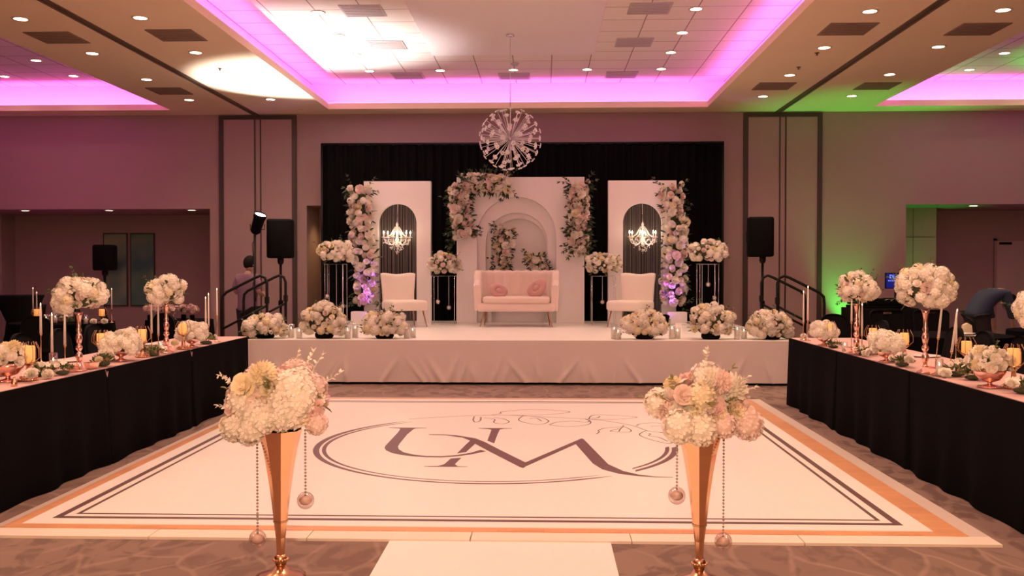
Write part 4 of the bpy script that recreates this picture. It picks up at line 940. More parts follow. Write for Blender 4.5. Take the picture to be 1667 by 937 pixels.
# ------------------------------------------------------------------ head tables: black cloths, pale runner, seats behind
TABZ = .76
YE = [11.13, 9.30, 7.47, 5.64, 3.81]
TL = (-4.26, -3.50); TR = (2.84, 3.60)
def cloth(x0, x1, y0, y1, top, name, lab, grp, mt='blackcloth', flare=.05, fold=.018, gather=0):
    t = thing(name, lab, 'tablecloth', ((x0+x1)/2, (y0+y1)/2, 0), 0, grp)
    hx, hy = (x1-x0)/2, (y1-y0)/2; per = [(-hx, -hy), (hx, -hy), (hx, hy), (-hx, hy)]; S = 4*(hx+hy); ph = RN.uniform(0, 6)
    def f(u, v):
        d_ = u*S % S; c = [(2*hx, 0), (2*hy, 1), (2*hx, 2), (2*hy, 3)]
        for L_, k in c:
            if d_ <= L_ or k == 3: q = d_/L_; break
            d_ -= L_
        a, b_ = per[k], per[(k+1) % 4]; x, y = a[0]+(b_[0]-a[0])*q, a[1]+(b_[1]-a[1])*q
        nx, ny = ((0, -1), (1, 0), (0, 1), (-1, 0))[k]
        e = min(1, min(q, 1-q)*L_/.10)
        s = u*S; dr_ = (1-v); am = dr_*(flare*.4+fold*(sin(s*11+ph+1.3*sin(s*3.1))+.6*sin(s*5.3+ph*2)))
        # corners hang in a soft cone
        corner = (1-e)*.035*dr_
        lim = 0 if k in (0, 2) else 1
        o_ = (max(-.004, am)+.006)*(1 if k in (1, 3) else .15)
        return (x+nx*(o_+corner*.0), y+ny*(o_*1.0), (top+.002)*v+.003)
    n = 260
    mb = MB().grid(f, n, 10, cu=True); mb.add([f(i/n, 1.0) for i in range(n)], [tuple(range(n))])
    mb.obj('cloth', mt, t); return t
def rnr(x0, x1, y0, y1, z, lab, inner):
    t = thing('table_runner', lab, 'table runner', ((x0+x1)/2, (y0+y1)/2, z), 0, 'pale runners on the head tables'); hx, hy = (x1-x0)/2, (y1-y0)/2
    def f(u, v): return (-hx+2*hx*u, -hy+2*hy*v, .004+.0012*sin(v*40)*sin(u*9))
    mb = MB().grid(f, 12, 60).box(-hx, hx, -hy, hy, 0, .002)
    # corner tail that drops over the inner edge at the joint
    s_ = 1 if inner > 0 else -1
    X = s_*hx
    mb.add([(X-s_*.001, -hy, .004), (X-s_*.001, -hy+.05, .004), (X+s_*.012, -hy+.03, -.03), (X+s_*.014, -hy+.01, -.07)], [(0, 1, 2, 3)])
    mb.obj('runner', 'runner', t)
NUM = ['farthest', 'second', 'third', 'nearest']
for (xa, xb), nm, inn in ((TL, 'left', 1), (TR, 'right', -1)):
    for i in range(4):
        y1, y0 = YE[i], YE[i+1]
        cloth(xa, xb, y0+.004, y1-.004, TABZ, 'tablecloth', 'floor-length black cloth on the %s row of tables, %s' % (nm, ('section touching the stage end', 'second section from the stage', 'third section from the stage', 'section nearest the viewer')[i]), '%s row of black head tables' % nm)
        rnr(xa+.01, xb-.002, y0+.006, y1-.006, TABZ+.006, 'pale pink runner along the %s row of tables, %s' % (nm, ('on the section by the stage', 'on the second section from the stage', 'on the third section from the stage', 'on the section nearest the viewer')[i]), inn)
TZ = TABZ+.0125

# things on the tables
def tall_vase(x, y, lab, labf, zf=1.20, fr=(.22, .15), dens=52):
    t = thing('candlestick_vase', lab, 'vase', (x, y, TZ), 0, 'tall copper candlestick vases'); h_ = zf-TZ; k = h_/.45
    MB().lathe([(.001, 0), (.062, 0), (.058, .010), (.030, .025), (.020, .045), (.014, .07)], 18).obj('base', 'copper', t)
    MB().lathe([(r, .06+(z-.06)*k) for r, z in ((.013, .06), (.022, .09), (.028, .12), (.018, .14), (.013, .15), (.026, .17), (.026, .185), (.014, .20), (.020, .22), (.026, .25), (.020, .28), (.014, .29), (.022, .31), (.014, .33), (.016, .38), (.022, .42), (.034, .45))], 18).obj('stem', 'copper', t)
    f = thing('flower_ball', labf, 'flower arrangement', (x, y, TZ+h_+.001), 0, 'flower balls on copper vases')
    arrangement(f, (0, 0, fr[1]*.78), (fr[0]-.045, fr[0]-.045, fr[1]-.03), dens, [('hydrangea', W_, 7, 1.15), ('rose', W_, 2.5, .9), ('hydrangea', Yc, 1, 1), ('rose', Yc, 1, .9), ('rose', Pk, 1, .9), ('blossom', W_, 2, .6)], .046, leaves=34, zmin=-.75, sprays=7, ll=.055)
def taper(x, y, z0, zc, z1, lab, lean=0.0, grp='white taper candles'):
    t = thing('taper_candle', lab, 'candle', (x, y, z0), 0, grp)
    if lean: t.rotation_euler = (0, lean, 0)
    MB().lathe([(.001, 0), (.035, 0), (.033, .005), (.005, .010), (.0035, zc-z0-.02), (.008, zc-z0-.012), (.014, zc-z0+.004), (.010, zc-z0+.006)], 12).obj('holder', 'golddark', t)
    MB().lathe([(.0105, zc-z0), (.009, (zc+z1)/2-z0), (.006, z1-z0), (.001, z1-z0+.002)], 10).obj('wax', 'wax', t)
    MB().lathe([(.001, z1-z0), (.004, z1-z0+.006), (.001, z1-z0+.022)], 8).obj('flame', 'flame', t)
def cage(x, y, lab, zb=.10, ch=.10, r=.036, base=True):
    t = thing('pillar_candle', lab, 'candle holder', (x, y, TZ), 0, 'glowing pillar candles in twig cages')
    MB().lathe([(.001, 0), (.055, 0), (.055, .006), (.020, .014), (.014, zb-.03), (.030, zb-.015), (.050, zb)], 18).obj('stand', 'golddark', t)
    bd = MB()
    for k in range(18): a = k*pi/9; bd.ball((.058*cos(a), .058*sin(a), .009), .0085, 6)
    for k in range(18): a = k*pi/9+.17; bd.ball((.054*cos(a), .054*sin(a), .026), .007, 6)
    bd.obj('bead_ring', 'gold', t)
    MB().lathe([(r, zb), (r, zb+ch-.003), (r-.003, zb+ch), (r-.012, zb+ch-.004), (.001, zb+ch-.010)], 16).obj('candle', 'waxglow', t)
    MB().tube([(0, 0, zb+ch-.012), (.001, 0, zb+ch)], .001, 5).obj('wick', 'blackplastic', t)
    tw = MB()
    for k in range(9):
        a = k*2*pi/9; tw.tube([(cos(a)*.03, sin(a)*.03, zb-.01), (cos(a)*.075, sin(a)*.075, zb+.03), (cos(a)*.072, sin(a)*.072, zb+ch*.8), (cos(a)*.05, sin(a)*.05, zb+ch+.022)], .0022, 5)
        tw.ball((cos(a)*.05, sin(a)*.05, zb+ch+.024), .0045, 6)
    tw.obj('cage', 'leggold', t)
def bowl(x, y, lab, labf, r=.085, zb=.11, fr=.14, kind='hydrangea'):
    t = thing('pedestal_bowl', lab, 'bowl', (x, y, TZ), 0, 'copper pedestal bowls')
    MB().lathe([(.001, 0), (r*.75, 0), (r*.7, .008), (.018, .02), (.015, .035), (r*.6, .05), (r*.95, zb*.75), (r, zb), (r*.93, zb), (r*.85, zb*.75), (.001, .055)], 20).obj('bowl', 'copper', t)
    f = thing('bowl_flowers', labf, 'flower arrangement', (x, y, TZ+zb-.02), 0, 'white flowers in copper bowls')
    arrangement(f, (0, 0, .055), (fr-.035, fr-.035, fr*.62), 30, [('hydrangea', W_, 5, 1.15), ('rose', W_, 2, 1), ('dahlia', W_, 2, 1)] if kind == 'hydrangea' else [('rose', W_, 5, 1), ('dahlia', Yc, 2, 1), ('blossom', W_, 2, .8)], .046, leaves=8, zmin=-.35, sprays=1, ll=.04)
def greens(x, y, lab, n=40, r=.09, h_=.09, fl=0, pale=.5):
    t = thing('greenery_cluster', lab, 'greenery', (x, y, TZ), 0, 'greenery clusters on the head tables'); mb = MB()
    MB().ball((0, 0, h_*.14), 1, 10, sc_=(r*.5, r*.5, h_*.14)).obj('moss', 'moss', t)
    for k in range(int(n*1.8)):
        a = RN.uniform(0, 2*pi); e = RN.uniform(.1, 1.3); q_ = RN.uniform(.1, .75); leaf(mb, (cos(a)*r*q_, sin(a)*r*q_, h_*(.12+.45*(1-q_))), (cos(a)*cos(e), sin(a)*cos(e), sin(e)), r*RN.uniform(.25, .5), .009, mi=int(RN.random() < pale))
    mb.obj('leaves', ['leaf', 'leafpale'], t)['kind'] = 'stuff'
    for k in range(fl+2): a = RN.uniform(0, 6.28); q_ = RN.uniform(.2, .8); bloom(RN.choice(('blossom', 'rose')), W_, t, (cos(a)*r*q_, sin(a)*r*q_, h_*(.95-.4*q_)), (cos(a), sin(a)-.6, 1), .022)
def peony(x, y, lab, r=.045, c=W_, z=0):
    t = thing('loose_peony', lab, 'flower', (x, y, TZ+z), 0, 'white peony heads on the head tables')
    o = bloom('rose', c, t, (0, 0, r*.75), (.1, -.5, 1), r)
    for k in range(5): a = k*1.257; bloom('dahlia' if k % 2 else 'rose', c, t, (cos(a)*r*.35, sin(a)*r*.35, r*.62), (cos(a), sin(a), .7), r*.62)
def votive(x, y, lab, h_=.10, m='waxglow', r=.026):
    t = thing('votive_candle', lab, 'candle holder', (x, y, TZ), 0, 'glass votive candles')
    MB().lathe([(.001, .003), (r, .003), (r+.002, 0), (r+.002, h_), (r, h_), (r, .005)], 14, caps=False).obj('glass', 'glass', t)
    MB().lathe([(.001, .005), (r-.004, .005), (r-.004, h_*.6), (.001, h_*.58)], 12).obj('candle', 'wax', t)
    MB().lathe([(.001, h_*.6), (.005, h_*.6+.008), (.001, h_*.6+.025)], 8).obj('flame', 'flame', t)
def dish(x, y, rz, lab):
    t = thing('copper_dish', lab, 'votive dish', (x, y, TZ), rz, 'faceted copper dishes')
    MB().lathe([(.001, .003), (.045, .003), (.062, .052), (.057, .052), (.042, .008), (.001, .008)], 4, sm=False, caps=False, ph=pi/4).obj('dish', 'copper', t)
    MB().lathe([(.001, .008), (.02, .008), (.02, .03), (.001, .03)], 12).obj('tealight', 'wax', t)
def bell(x, y, lab):
    t = thing('brass_bell', lab, 'bell', (x, y, TZ), 0); MB().lathe([(.020, 0), (.022, .004), (.017, .03), (.008, .045), (.004, .05), (.008, .06), (.001, .068)], 14).obj('bell', 'gold', t)
def T_(px, py):
    p = on(px, py, TZ); x = p.x; x = min(x, -3.565) if x < 0 else max(x, 2.905); return x, p.y
# left tables, from the viewer's end
x, y = -3.76, 6.55; bowl(x, y, 'largest copper pedestal bowl, at the viewer end of the left tables', 'white flowers in the bowl at the viewer end of the left tables', .105, .13, .16, 'rose')
bell(*T_(28, 628), 'tiny brass bell beside the large bowl at the viewer end of the left tables')
cage(*T_(47, 619), 'glowing pillar candle in twig cage, nearest the viewer on the left tables', .13, .115, .042)
peony(*T_(51, 622), 'white peony in front of the nearest pillar candle on the left tables', .05, z=.03)
greens(*T_(66, 612), 'greenery behind the nearest white peonies on the left tables', 50, .11, .12, 2); peony(*T_(84, 616), 'white peony right of the brass bell and beaded ring on the left tables', .05)
votive(*T_(87, 606), 'tall glass votive between two tapers on the left tables', .15, r=.028); greens(*T_(102, 610), 'leafy cluster left of the copper dishes on the left tables', 45, .10, .13, 3, .2)
for (px, py, pc, p1, l) in ((67, 598, 543, 497, 'leftmost of the three nearest'), (85, 596, 574, 513, 'middle and lowest of the three nearest'), (106, 596, 562, 506, 'rightmost of the three nearest')):
    x, y = T_(px, py); taper(x, y, TZ, at(px, pc, y).z, at(px, p1, y).z, 'white taper candle on the left tables, '+l)
dish(*T_(118, 605), .3, 'copper dish left of the nearest tall vase on the left tables'); dish(*T_(149, 600), 1.0, 'copper dish right of the nearest tall vase on the left tables')
x, y = T_(129, 603); tall_vase(x, y, 'tall copper candlestick vase, nearest on the left tables', 'large white hydrangea ball on the nearest tall vase of the left tables', at(0, 507, y).z-.0, (.225, .165))
greens(*T_(168, 596), 'leafy cluster left of the round hydrangea bowl on the left tables', 60, .11, .15, 5, .25); cage(*T_(165, 588), 'glowing pillar candle left of the hydrangea bowl on the left tables', .14, .10)
peony(*T_(183, 598), 'yellowish bud below the hydrangea bowl on the left tables', .038, Yc, .04)
x, y = T_(197, 587); bowl(x, y, 'copper pedestal bowl in the middle of the left tables', 'round white hydrangeas in the middle bowl of the left tables', .08, .10, .18)
cage(*T_(232, 581), 'glowing pillar candle right of the hydrangea bowl on the left tables', .14, .11); peony(*T_(244, 578), 'white peony between middle bowl and far tall vase on the left tables', .05)
greens(*T_(268, 579), 'yellow green leafy cluster left of the far tall vase on the left tables', 60, .13, .12, 2, .7); votive(*T_(262, 572), 'small glass votive left of the far tall vase on the left tables')
for (px, py, pc, p1, l) in ((247, 572, 540, 479, 'leftmost of three by the far tall vase'), (258, 572, 545, 497, 'lowest of three by the far tall vase'), (271, 570, 534, 488, 'rightmost of three by the far tall vase'), (352, 560, 530, 486, 'left of the far pair at the stage end'), (356, 559, 530, 480, 'taller of the far pair at the stage end'), (371, 556, 514, 472, 'last, by the corner at the stage end')):
    x, y = T_(px, py); taper(x, y, TZ, at(px, pc, y).z, at(px, p1, y).z, 'white taper candle on the left tables, '+l)
x, y = T_(289, 574); tall_vase(x, y, 'tall copper candlestick vase, farther one on the left tables', 'white hydrangea ball on the farther tall vase of the left tables', at(0, 494, y).z, (.205, .15))
dish(*T_(280, 578), .2, 'copper dish left of the farther tall vase on the left tables'); dish(*T_(306, 573), .9, 'copper dish right of the farther tall vase on the left tables')
cage(*T_(317, 568), 'glowing pillar candle left of the stage-end bowl on the left tables', .15, .10); peony(*T_(318, 571), 'white peony below the stage-end pillar candle on the left tables', .045, Yc, .05)
x, y = T_(340, 565); bowl(x, y, 'copper pedestal bowl at the stage end of the left tables', 'large white hydrangeas in the stage-end bowl of the left tables', .08, .10, .17)
greens(*T_(366, 560), 'leafy cluster at the stage-end corner of the left tables', 60, .13, .14, 4, .6)
# right tables, from the stage end
for (px, py, pc, p1, l) in ((1301, 553, 525, 476, 'leftmost, at the stage end'), (1315, 554, 522, 468, 'tallest of the pair at the stage end'), (1386, 570, 524, 479, 'left of three by the farther tall vase'), (1398, 572, 530, 485, 'middle of three by the farther tall vase'), (1403, 574, 545, 497, 'lowest of three by the farther vase')):
    x, y = T_(px, py); taper(x, y, TZ, at(px, pc, y).z, at(px, p1, y).z, 'white taper candle on the right tables, '+l)
for (px, py, pc, p1, l, ln) in ((1522, 601, 549, 488, 'leaning one beside the nearer tall vase', .10), (1546, 598, 572, 506, 'leaning outer one right of the nearer tall vase', .12), (1556, 596, 560, 512, 'upright one right of the nearer tall vase', 0)):
    x, y = T_(px, py); taper(x, y, TZ, at(px, pc, y).z, at(px, p1, y).z, 'white taper candle on the right tables, '+l, ln)
peony(*T_(1309, 552), 'white bud at the stage-end corner of the right tables', .05)
x, y = T_(1336, 562); bowl(x, y, 'copper pedestal bowl at the stage end of the right tables', 'white hydrangeas in the stage-end bowl of the right tables', .08, .10, .15)
cage(*T_(1350, 563), 'glowing pillar candle beside the stage-end bowl on the right tables', .14, .09); greens(*T_(1352, 566), 'leafy cluster right of the stage-end bowl on the right tables', 45, .10, .10, 3, .4)
votive(*T_(1362, 571), 'glass votive left of the farther tall vase on the right tables', .09); dish(*T_(1368, 574), .4, 'copper dish left of the farther tall vase on the right tables'); dish(*T_(1392, 577), .9, 'copper dish right of the farther tall vase on the right tables')
x, y = T_(1379, 576); tall_vase(x, y, 'tall copper candlestick vase, farther one on the right tables', 'white hydrangea ball on the farther tall vase of the right tables', at(0, 491, y).z, (.215, .155))
greens(*T_(1408, 578), 'yellow green leafy cluster left of the middle bowl on the right tables', 55, .12, .10, 3, .7); peony(*T_(1396, 580), 'white peony right of the farther tall vase on the right tables', .045); peony(*T_(1415, 582), 'small white bud left of the middle bowl on the right tables', .04, W_, .03)
cage(*T_(1421, 576), 'glowing pillar candle left of the middle bowl on the right tables', .14, .10)
x, y = T_(1443, 589); bowl(x, y, 'copper pedestal bowl in the middle of the right tables', 'white flowers in the middle bowl of the right tables', .085, .11, .155)
cage(*T_(1472, 588), 'glowing pillar candle right of the middle bowl on the right tables', .14, .105); greens(*T_(1467, 596), 'leafy cluster right of the middle bowl on the right tables', 55, .11, .12, 3, .2); peony(*T_(1480, 599), 'white peony left of the nearer tall vase on the right tables', .048, W_, .04)
dish(*T_(1484, 608), .4, 'copper dish left of the nearer tall vase on the right tables'); dish(*T_(1518, 611), .9, 'copper dish right of the nearer tall vase on the right tables')
x, y = T_(1500, 606); tall_vase(x, y, 'tall copper candlestick vase, nearer one on the right tables', 'large round ball of white roses on the nearer tall vase of the right tables', at(0, 500, y).z, (.245, .19))
votive(*T_(1529, 612), 'gold tinted votive right of the nearer tall vase on the right tables', .13); peony(*T_(1539, 614), 'white peony at the table edge right of the nearer tall vase', .05); greens(*T_(1556, 612), 'leafy cluster right of the nearer tall vase on the right tables', 60, .13, .13, 3, .5)
cage(*T_(1573, 606), 'glowing pillar candle left of the largest bowl on the right tables', .15, .09); peony(*T_(1562, 606), 'white peony in the greenery left of the largest bowl on the right tables', .045, W_, .05); greens(*T_(1583, 618), 'dark leafy cluster left of the largest bowl on the right tables', 50, .11, .13, 2, .2)
x, y = T_(1611, 630); bowl(x, y, 'largest copper pedestal bowl, nearest on the right tables', 'white flowers in the largest bowl of the right tables', .105, .13, .17, 'rose')
cage(*T_(1650, 632), 'glowing pillar candle nearest the viewer on the right tables', .15, .115, .040); peony(*T_(1640, 644), 'white peony below the nearest pillar candle on the right tables', .045, W_, .05); greens(*T_(1665, 640), 'leafy cluster at the right picture edge on the right tables', 50, .12, .14, 2, .4)
tall_vase(3.24, 6.28, 'tall copper candlestick vase, partly cut off beyond the nearest pillar candle', 'white flower ball partly visible at the edge of the right tables', 1.18, (.19, .16), 40)
def plate(x, y, z, lab, r=.13):
    t = thing('dinner_plate', lab, 'plate', (x, y, z), 0, 'white plates'); MB().lathe([(.001, 0), (r*.6, 0), (r, .012), (r*.98, .015), (r*.6, .004), (.001, .004)], 24).obj('plate', 'plate', t)
for i, (x, y, l) in enumerate(((-4.08, 6.9, 'behind the nearest tapers'), (-4.08, 8.0, 'behind the round hydrangea bowl'), (-4.08, 9.0, 'behind the farther tall vase'), (-4.08, 9.8, 'near the stage end'))): plate(x, y, TZ, 'white plate at the far side of the left tables, '+l)
for i, (x, y, l) in enumerate(((3.44, 7.7, 'behind the nearer tall vase'), (3.44, 8.7, 'behind the middle bowl'), (3.44, 6.9, 'behind the largest bowl'))): plate(x, y, TZ, 'white plate at the far side of the right tables, '+l)

# ------------------------------------------------------------------ covered banquet chairs
def covered_chair(kind):
    t = link('banquet_chair', None)
    H = .93 if kind == 'round' else 1.0
    mb = MB()   # chair faces -y, back at +y
    w_ = .235
    def f(u, v):
        q = u*2-1
        if kind == 'round': top = H-.20*(1-sqrt(max(0, 1-abs(q)**2.6)))
        else: top = H-.05*(1-sqrt(max(0, 1-abs(q)**8)))
        ww = w_*(1-.10*v) if kind == 'round' else w_*(.92+.10*v)
        z = .44+(top-.44)*v; return (q*ww, .20+.06*v+.03*(1-q*q), z)
    n, m = 18, 10; front = [f(i/n, j/m) for j in range(m+1) for i in range(n+1)]; back = [(x, y+.045, z) for x, y, z in front]
    F = [(j*(n+1)+i, j*(n+1)+i+1, (j+1)*(n+1)+i+1, (j+1)*(n+1)+i) for j in range(m) for i in range(n)]; o_ = len(front)
    B = [tuple(o_+a for a in q[::-1]) for q in F]
    edge = [i for i in range(n+1)]+[j*(n+1)+n for j in range(1, m+1)]+[m*(n+1)+i for i in range(n-1, -1, -1)]+[j*(n+1) for j in range(m-1, 0, -1)]
    E = [(edge[k], edge[(k+1) % len(edge)], edge[(k+1) % len(edge)]+o_, edge[k]+o_) for k in range(len(edge))]
    mb.add(front+back, F+B+E, 0, True); mb.obj('backrest', 'black', t)
    MB().box(-.235, .235, -.24, .23, .40, .485, bev=.035, seg=3).obj('seat', 'black', t)
    def g(u, v):
        a = 2*pi*u; c, s_ = cos(a), sin(a); k = (abs(c)**6+abs(s_)**6)**(-1/6)
        fl = 1-.06*v+.05*(1-v)*cos(4*a+pi)*-1; return (c*k*.235*fl, s_*k*.235*fl+.0, .004+.42*v)
    MB().grid(g, 40, 4, cu=True).obj('skirt', 'black', t)
    if kind == 'square': MB().tube([(-.06, .30, H-.035), (-.05, .325, H-.02), (.05, .325, H-.02), (.06, .30, H-.035)], .009, 6).box(-.06, .06, .255, .262, H-.05, H-.025).obj('hand_hole', 'chrome', t)
    return t
CH = {'round': covered_chair('round'), 'square': covered_chair('square')}; used = set()
def chair(kind, x, y, rz, lab, grp):
    o = CH[kind] if kind not in used else copy_tree(CH[kind]); used.add(kind)
    if 'CT' in globals():
        for _ in range(3):
            for (tx, ty, tr, _l) in CT:
                dv = Vector((x-tx, y-ty)); need = tr+.36
                if dv.length < need: dv = dv.normalized()*need; x, y = tx+dv.x, ty+dv.y
    o.location = (x, y, 0); o.rotation_euler = (0, 0, rz); tag(o, lab, 'chair', grp)
for i, (y, l) in enumerate(((10.75, 'nearest the stage'), (10.0, 'second from the stage'), (9.25, 'third from the stage'), (8.5, 'fourth from the stage'), (7.75, 'fifth from the stage'))):
    chair('round', -4.88, y, radians(90), 'black covered round-backed chair behind the left tables, '+l, 'chairs behind the left tables')
for i, (y, l) in enumerate(((10.6, 'nearest the stage'), (9.9, 'second from the stage'), (9.15, 'third from the stage'), (8.4, 'fourth from the stage'), (7.65, 'fifth from the stage'))):
    chair('round', 4.22, y, radians(-90), 'black covered round-backed chair behind the right tables, '+l, 'chairs behind the right tables')
def round_table(x, y, r, lab, grp='round guest tables', mt='blackcloth', h_=.76):
    t = thing('round_table', lab, 'table', (x, y, 0), 0, grp)
    MB().lathe([(.001, h_-.02), (r-.01, h_-.02), (r-.004, h_-.012), (r-.01, h_-.004), (.001, h_-.004)], 40).obj('tabletop', 'black', t)
    def g(u, v):
        a = 2*pi*u; fo = (1-v)*(.05+.035*sin(a*14+1)); return ((r+fo)*cos(a), (r+fo)*sin(a), .004+(h_-.004)*v)
    mb = MB().grid(g, 168, 6, cu=True, mi=0); mb.lathe([(.001, h_), (r, h_)], 168, sm=False, caps=False); mb.obj('cloth', mt, t)
CT = [(-7.35, 14.3, .74, 'black clothed round table with candles in front of the left recess'), (-5.85, 15.1, .52, 'black clothed round table with pink flowers left of the partition pocket'), (-9.4, 12.8, .8, 'black clothed round table at the far left'),
      (5.0, 11.9, .72, 'black clothed round table with a folded napkin on the right'), (6.95, 12.7, .8, 'black clothed round table at the far right')]
for c in CT: round_table(*c)
for (x, y, a, k, l) in ((-6.62, 13.75, 120, 'square', 'square-backed black chair right of the candle table on the left'), (-8.35, 15.0, -60, 'square', 'black chair behind the left candle table'), (-7.95, 13.2, 170, 'round', 'round-backed black chair in front of the left candle table'), (-6.95, 13.0, 190, 'round', 'round-backed black chair in front of the left candle table, right one'),
                        (-5.45, 14.0, 160, 'round', 'black chair in front of the pink flower table'), (-9.5, 13.9, 20, 'square', 'square-backed black chair at the far left'),
                        (4.78, 13.1, 5, 'square', 'square-backed black chair with silver grip, below the screen'), (5.38, 13.2, -5, 'square', 'square-backed black chair with silver grip, behind the nearer rose ball'), (6.15, 11.55, 130, 'round', 'round-backed black chair between the two right guest tables'),
                        (5.35, 10.75, 195, 'square', 'square-backed black chair with silver grip at the far right'), (5.9, 10.4, 175, 'square', 'square-backed black chair at the right picture edge'), (4.1, 12.0, -85, 'round', 'round-backed black chair left of the napkin table'),
                        (7.6, 11.6, 170, 'square', 'black chair beyond the right picture edge'), (4.15, 13.5, 0, 'round', 'black chair beside the right steps')):
    chair(k, x, y, radians(a), l, 'guest table chairs')
# black draped cocktail table
t = thing('cocktail_table', 'high black draped cocktail table at the far left', 'cocktail table', (-8.75, 15.6, 0))
MB().lathe([(.34, 0), (.22, .5), (.20, .7), (.38, 1.12), (.38, 1.14), (.001, 1.145)], 36).obj('cloth', 'black', t)
t = thing('equipment_case', 'tall black equipment case beside the cocktail table', 'case', (-9.8, 15.5, 0)); MB().box(-.45, .45, -.3, .3, 0, 1.12, bev=.02).obj('case', 'blackplastic', t); MB().box(-.1, .1, -.312, -.3, .7, .78, bev=.004).obj('latch', 'blackmetal', t)
# centrepieces on the guest tables
_TZ = TZ; TZ = .762
for (px, y, pc, p1, l) in ((54, 14.3, 0, 470, 'leftmost on the left guest table'), (60, 14.1, 0, 477, 'second on the left guest table'), (182, 14.2, 0, 471, 'rightmost on the left guest table')):
    p = at(px, 520, y); taper(p.x, y, TZ, at(px, 508, y).z if l[0] != 'r' else at(px, 503, y).z, at(px, p1, y).z, 'distant white taper candle, '+l)
for (px, y, l) in ((60, 14.0, 'leftmost'), (166, 14.0, 'right')): p = at(px, 520, y); cage(p.x, y, 'distant pillar candle on the left guest table, %s one' % l, .11, .10, .04)
for (px, y, l) in ((75, 13.85, 'left'), (90, 14.1, 'second'), (140, 13.8, 'right')): p = at(px, 520, y); votive(p.x, y, 'distant glass candle on the left guest table, %s one' % l, .14, r=.035)
for (px, y, l) in ((52, 13.85, 'leftmost'), (152, 13.8, 'second from right'), (170, 13.85, 'rightmost')): p = at(px, 520, y); peony(p.x, y, 'distant white flower on the left guest table, %s' % l, .06)
for (px, y, l) in ((106, 14.2, 'middle'), (118, 14.3, 'right of middle'), (85, 14.4, 'left of middle')): p = at(px, 520, y); greens(p.x, y, 'distant greenery on the left guest table, %s' % l, 30, .10, .12, 2)
p = at(102, 510, 14.5); bowl(p.x, 14.5, 'distant copper bowl on the left guest table', 'distant white flowers in the bowl of the left guest table', .10, .12, .15)
for k, (px, l) in enumerate(((244, 'leftmost'), (258, 'second'), (276, 'third'), (299, 'fourth'), (313, 'rightmost'))):
    y = 14.75+.2*(k % 2); p = at(px, 520, y); t = thing('pink_posy', 'small pink flower posy on the guest table by the partition, '+l, 'flower arrangement', (p.x, y, TZ), 0, 'pink posies on the guest table')
    MB().lathe([(.001, 0), (.035, 0), (.04, .06), (.035, .09)], 12).obj('pot', 'blackplastic', t)
    arrangement(t, (0, 0, .17), (.08, .08, .07), 12, [('rose', 'flp2', 3), ('dahlia', 'flp2', 2), ('rose', 'flp', 1)], .045, leaves=8, zmin=-.4, sprays=0, ll=.05)
t = thing('cake_stand', 'pale square tray among the pink posies', 'tray', (at(280, 520, 15.1).x, 15.15, TZ)); MB().box(-.16, .16, -.12, .12, .20, .215, bev=.004).lathe([(.06, 0), (.012, .02), (.012, .19), (.05, .20)], 14).obj('tray', 'runner', t)
for (px, y, l) in ((1566, 11.75, 'upper'), (1574, 11.6, 'lower')): p = at(px, 530, y); plate(p.x, y, TZ+(.016 if l == 'upper' else 0), '%s white plate on the right guest table' % l, .15)
t = thing('folded_napkin', 'cream folded napkin standing on the right guest table', 'napkin', (at(1586, 535, 11.7).x+.02, 11.95, TZ)); MB().prism([(-.06, 0), (-.05, .11), (.0, .14), (.05, .11), (.06, 0)], -.03, .03, 'y').obj('napkin', 'napkin', t)
TZ = _TZ

# ------------------------------------------------------------------ DJ booth, screen
p = at(1435, 500, 16.2); t = thing('dj_booth', 'black DJ table with stacked gear against the right wall', 'DJ booth', (p.x, 16.3, 0))
MB().box(-.55, .55, -.3, .3, 0, .92, bev=.01).obj('table', 'black', t)
for k in range(3): MB().box(-.5+.02*k, .42, -.26, .2, .925+k*.055, .965+k*.055, bev=.006).obj('deck', 'blackplastic', t)
for k in range(2): MB().lathe([(.001, 0), (.12, 0), (.12, .008), (.001, .01)], 20, M=Matrix.Translation((-.28+.45*k, -.03, 1.078))).obj('platter', 'blackmetal', t)
p = at(1459, 457, 16.9); t = thing('monitor', 'small screen with blue DJ lettering on a pole', 'screen', (p.x, 16.9, 0))
MB().tube([(0, .04, .02), (0, .04, 1.3)], .02, 8).lathe([(.22, 0), (.22, .015), (.03, .03)], 18).obj('stand', 'blackmetal', t)
MB().box(-.19, .19, -.005, .03, 1.23, 1.51, bev=.008).obj('housing', 'blackplastic', t)
MB().add([(-.175, -.0062, 1.245), (.175, -.0062, 1.245), (.175, -.0062, 1.495), (-.175, -.0062, 1.495)], [(0, 1, 2, 3)]).obj('display', 'screen', t)
def text(s, size, loc, m, parent, name='lettering', bold=.0):
    c = bpy.data.curves.new('tmp', 'FONT'); c.body = s; c.size = size; c.extrude = .0008; c.align_x = 'CENTER'; c.offset = bold
    o = bpy.data.objects.new('tmp', c); COL.objects.link(o); bpy.context.view_layer.update()
    me = bpy.data.meshes.new_from_object(o.evaluated_get(bpy.context.evaluated_depsgraph_get())); bpy.data.objects.remove(o)
    me.materials.clear(); me.materials.append(MT[m]); q = link(name, me, parent, loc); q.rotation_euler = (pi/2, 0, 0); return q
text('DJ VISI', .085, (0, -.0085, 1.415), 'screentext', t, bold=.002); text('ENTERTAINMENT', .036, (0, -.0085, 1.36), 'screentext', t, bold=.0006)

# paintings in the left recess
for (x0, x1, m, l) in ((-9.66, -9.12, 'art1', 'left'), (-9.06, -8.52, 'art2', 'right')):
    t = thing('painting', 'tall abstract green painting on the left recess wall, %s one of the pair' % l, 'painting', ((x0+x1)/2, 20.60, .77)); hw = (x1-x0)/2
    MB().box(-hw, hw, -.03, .015, 0, 1.60, bev=.004).obj('frame', 'frame', t); MB().box(-hw+.025, hw-.025, -.034, -.03, .025, 1.575).obj('canvas', m, t)

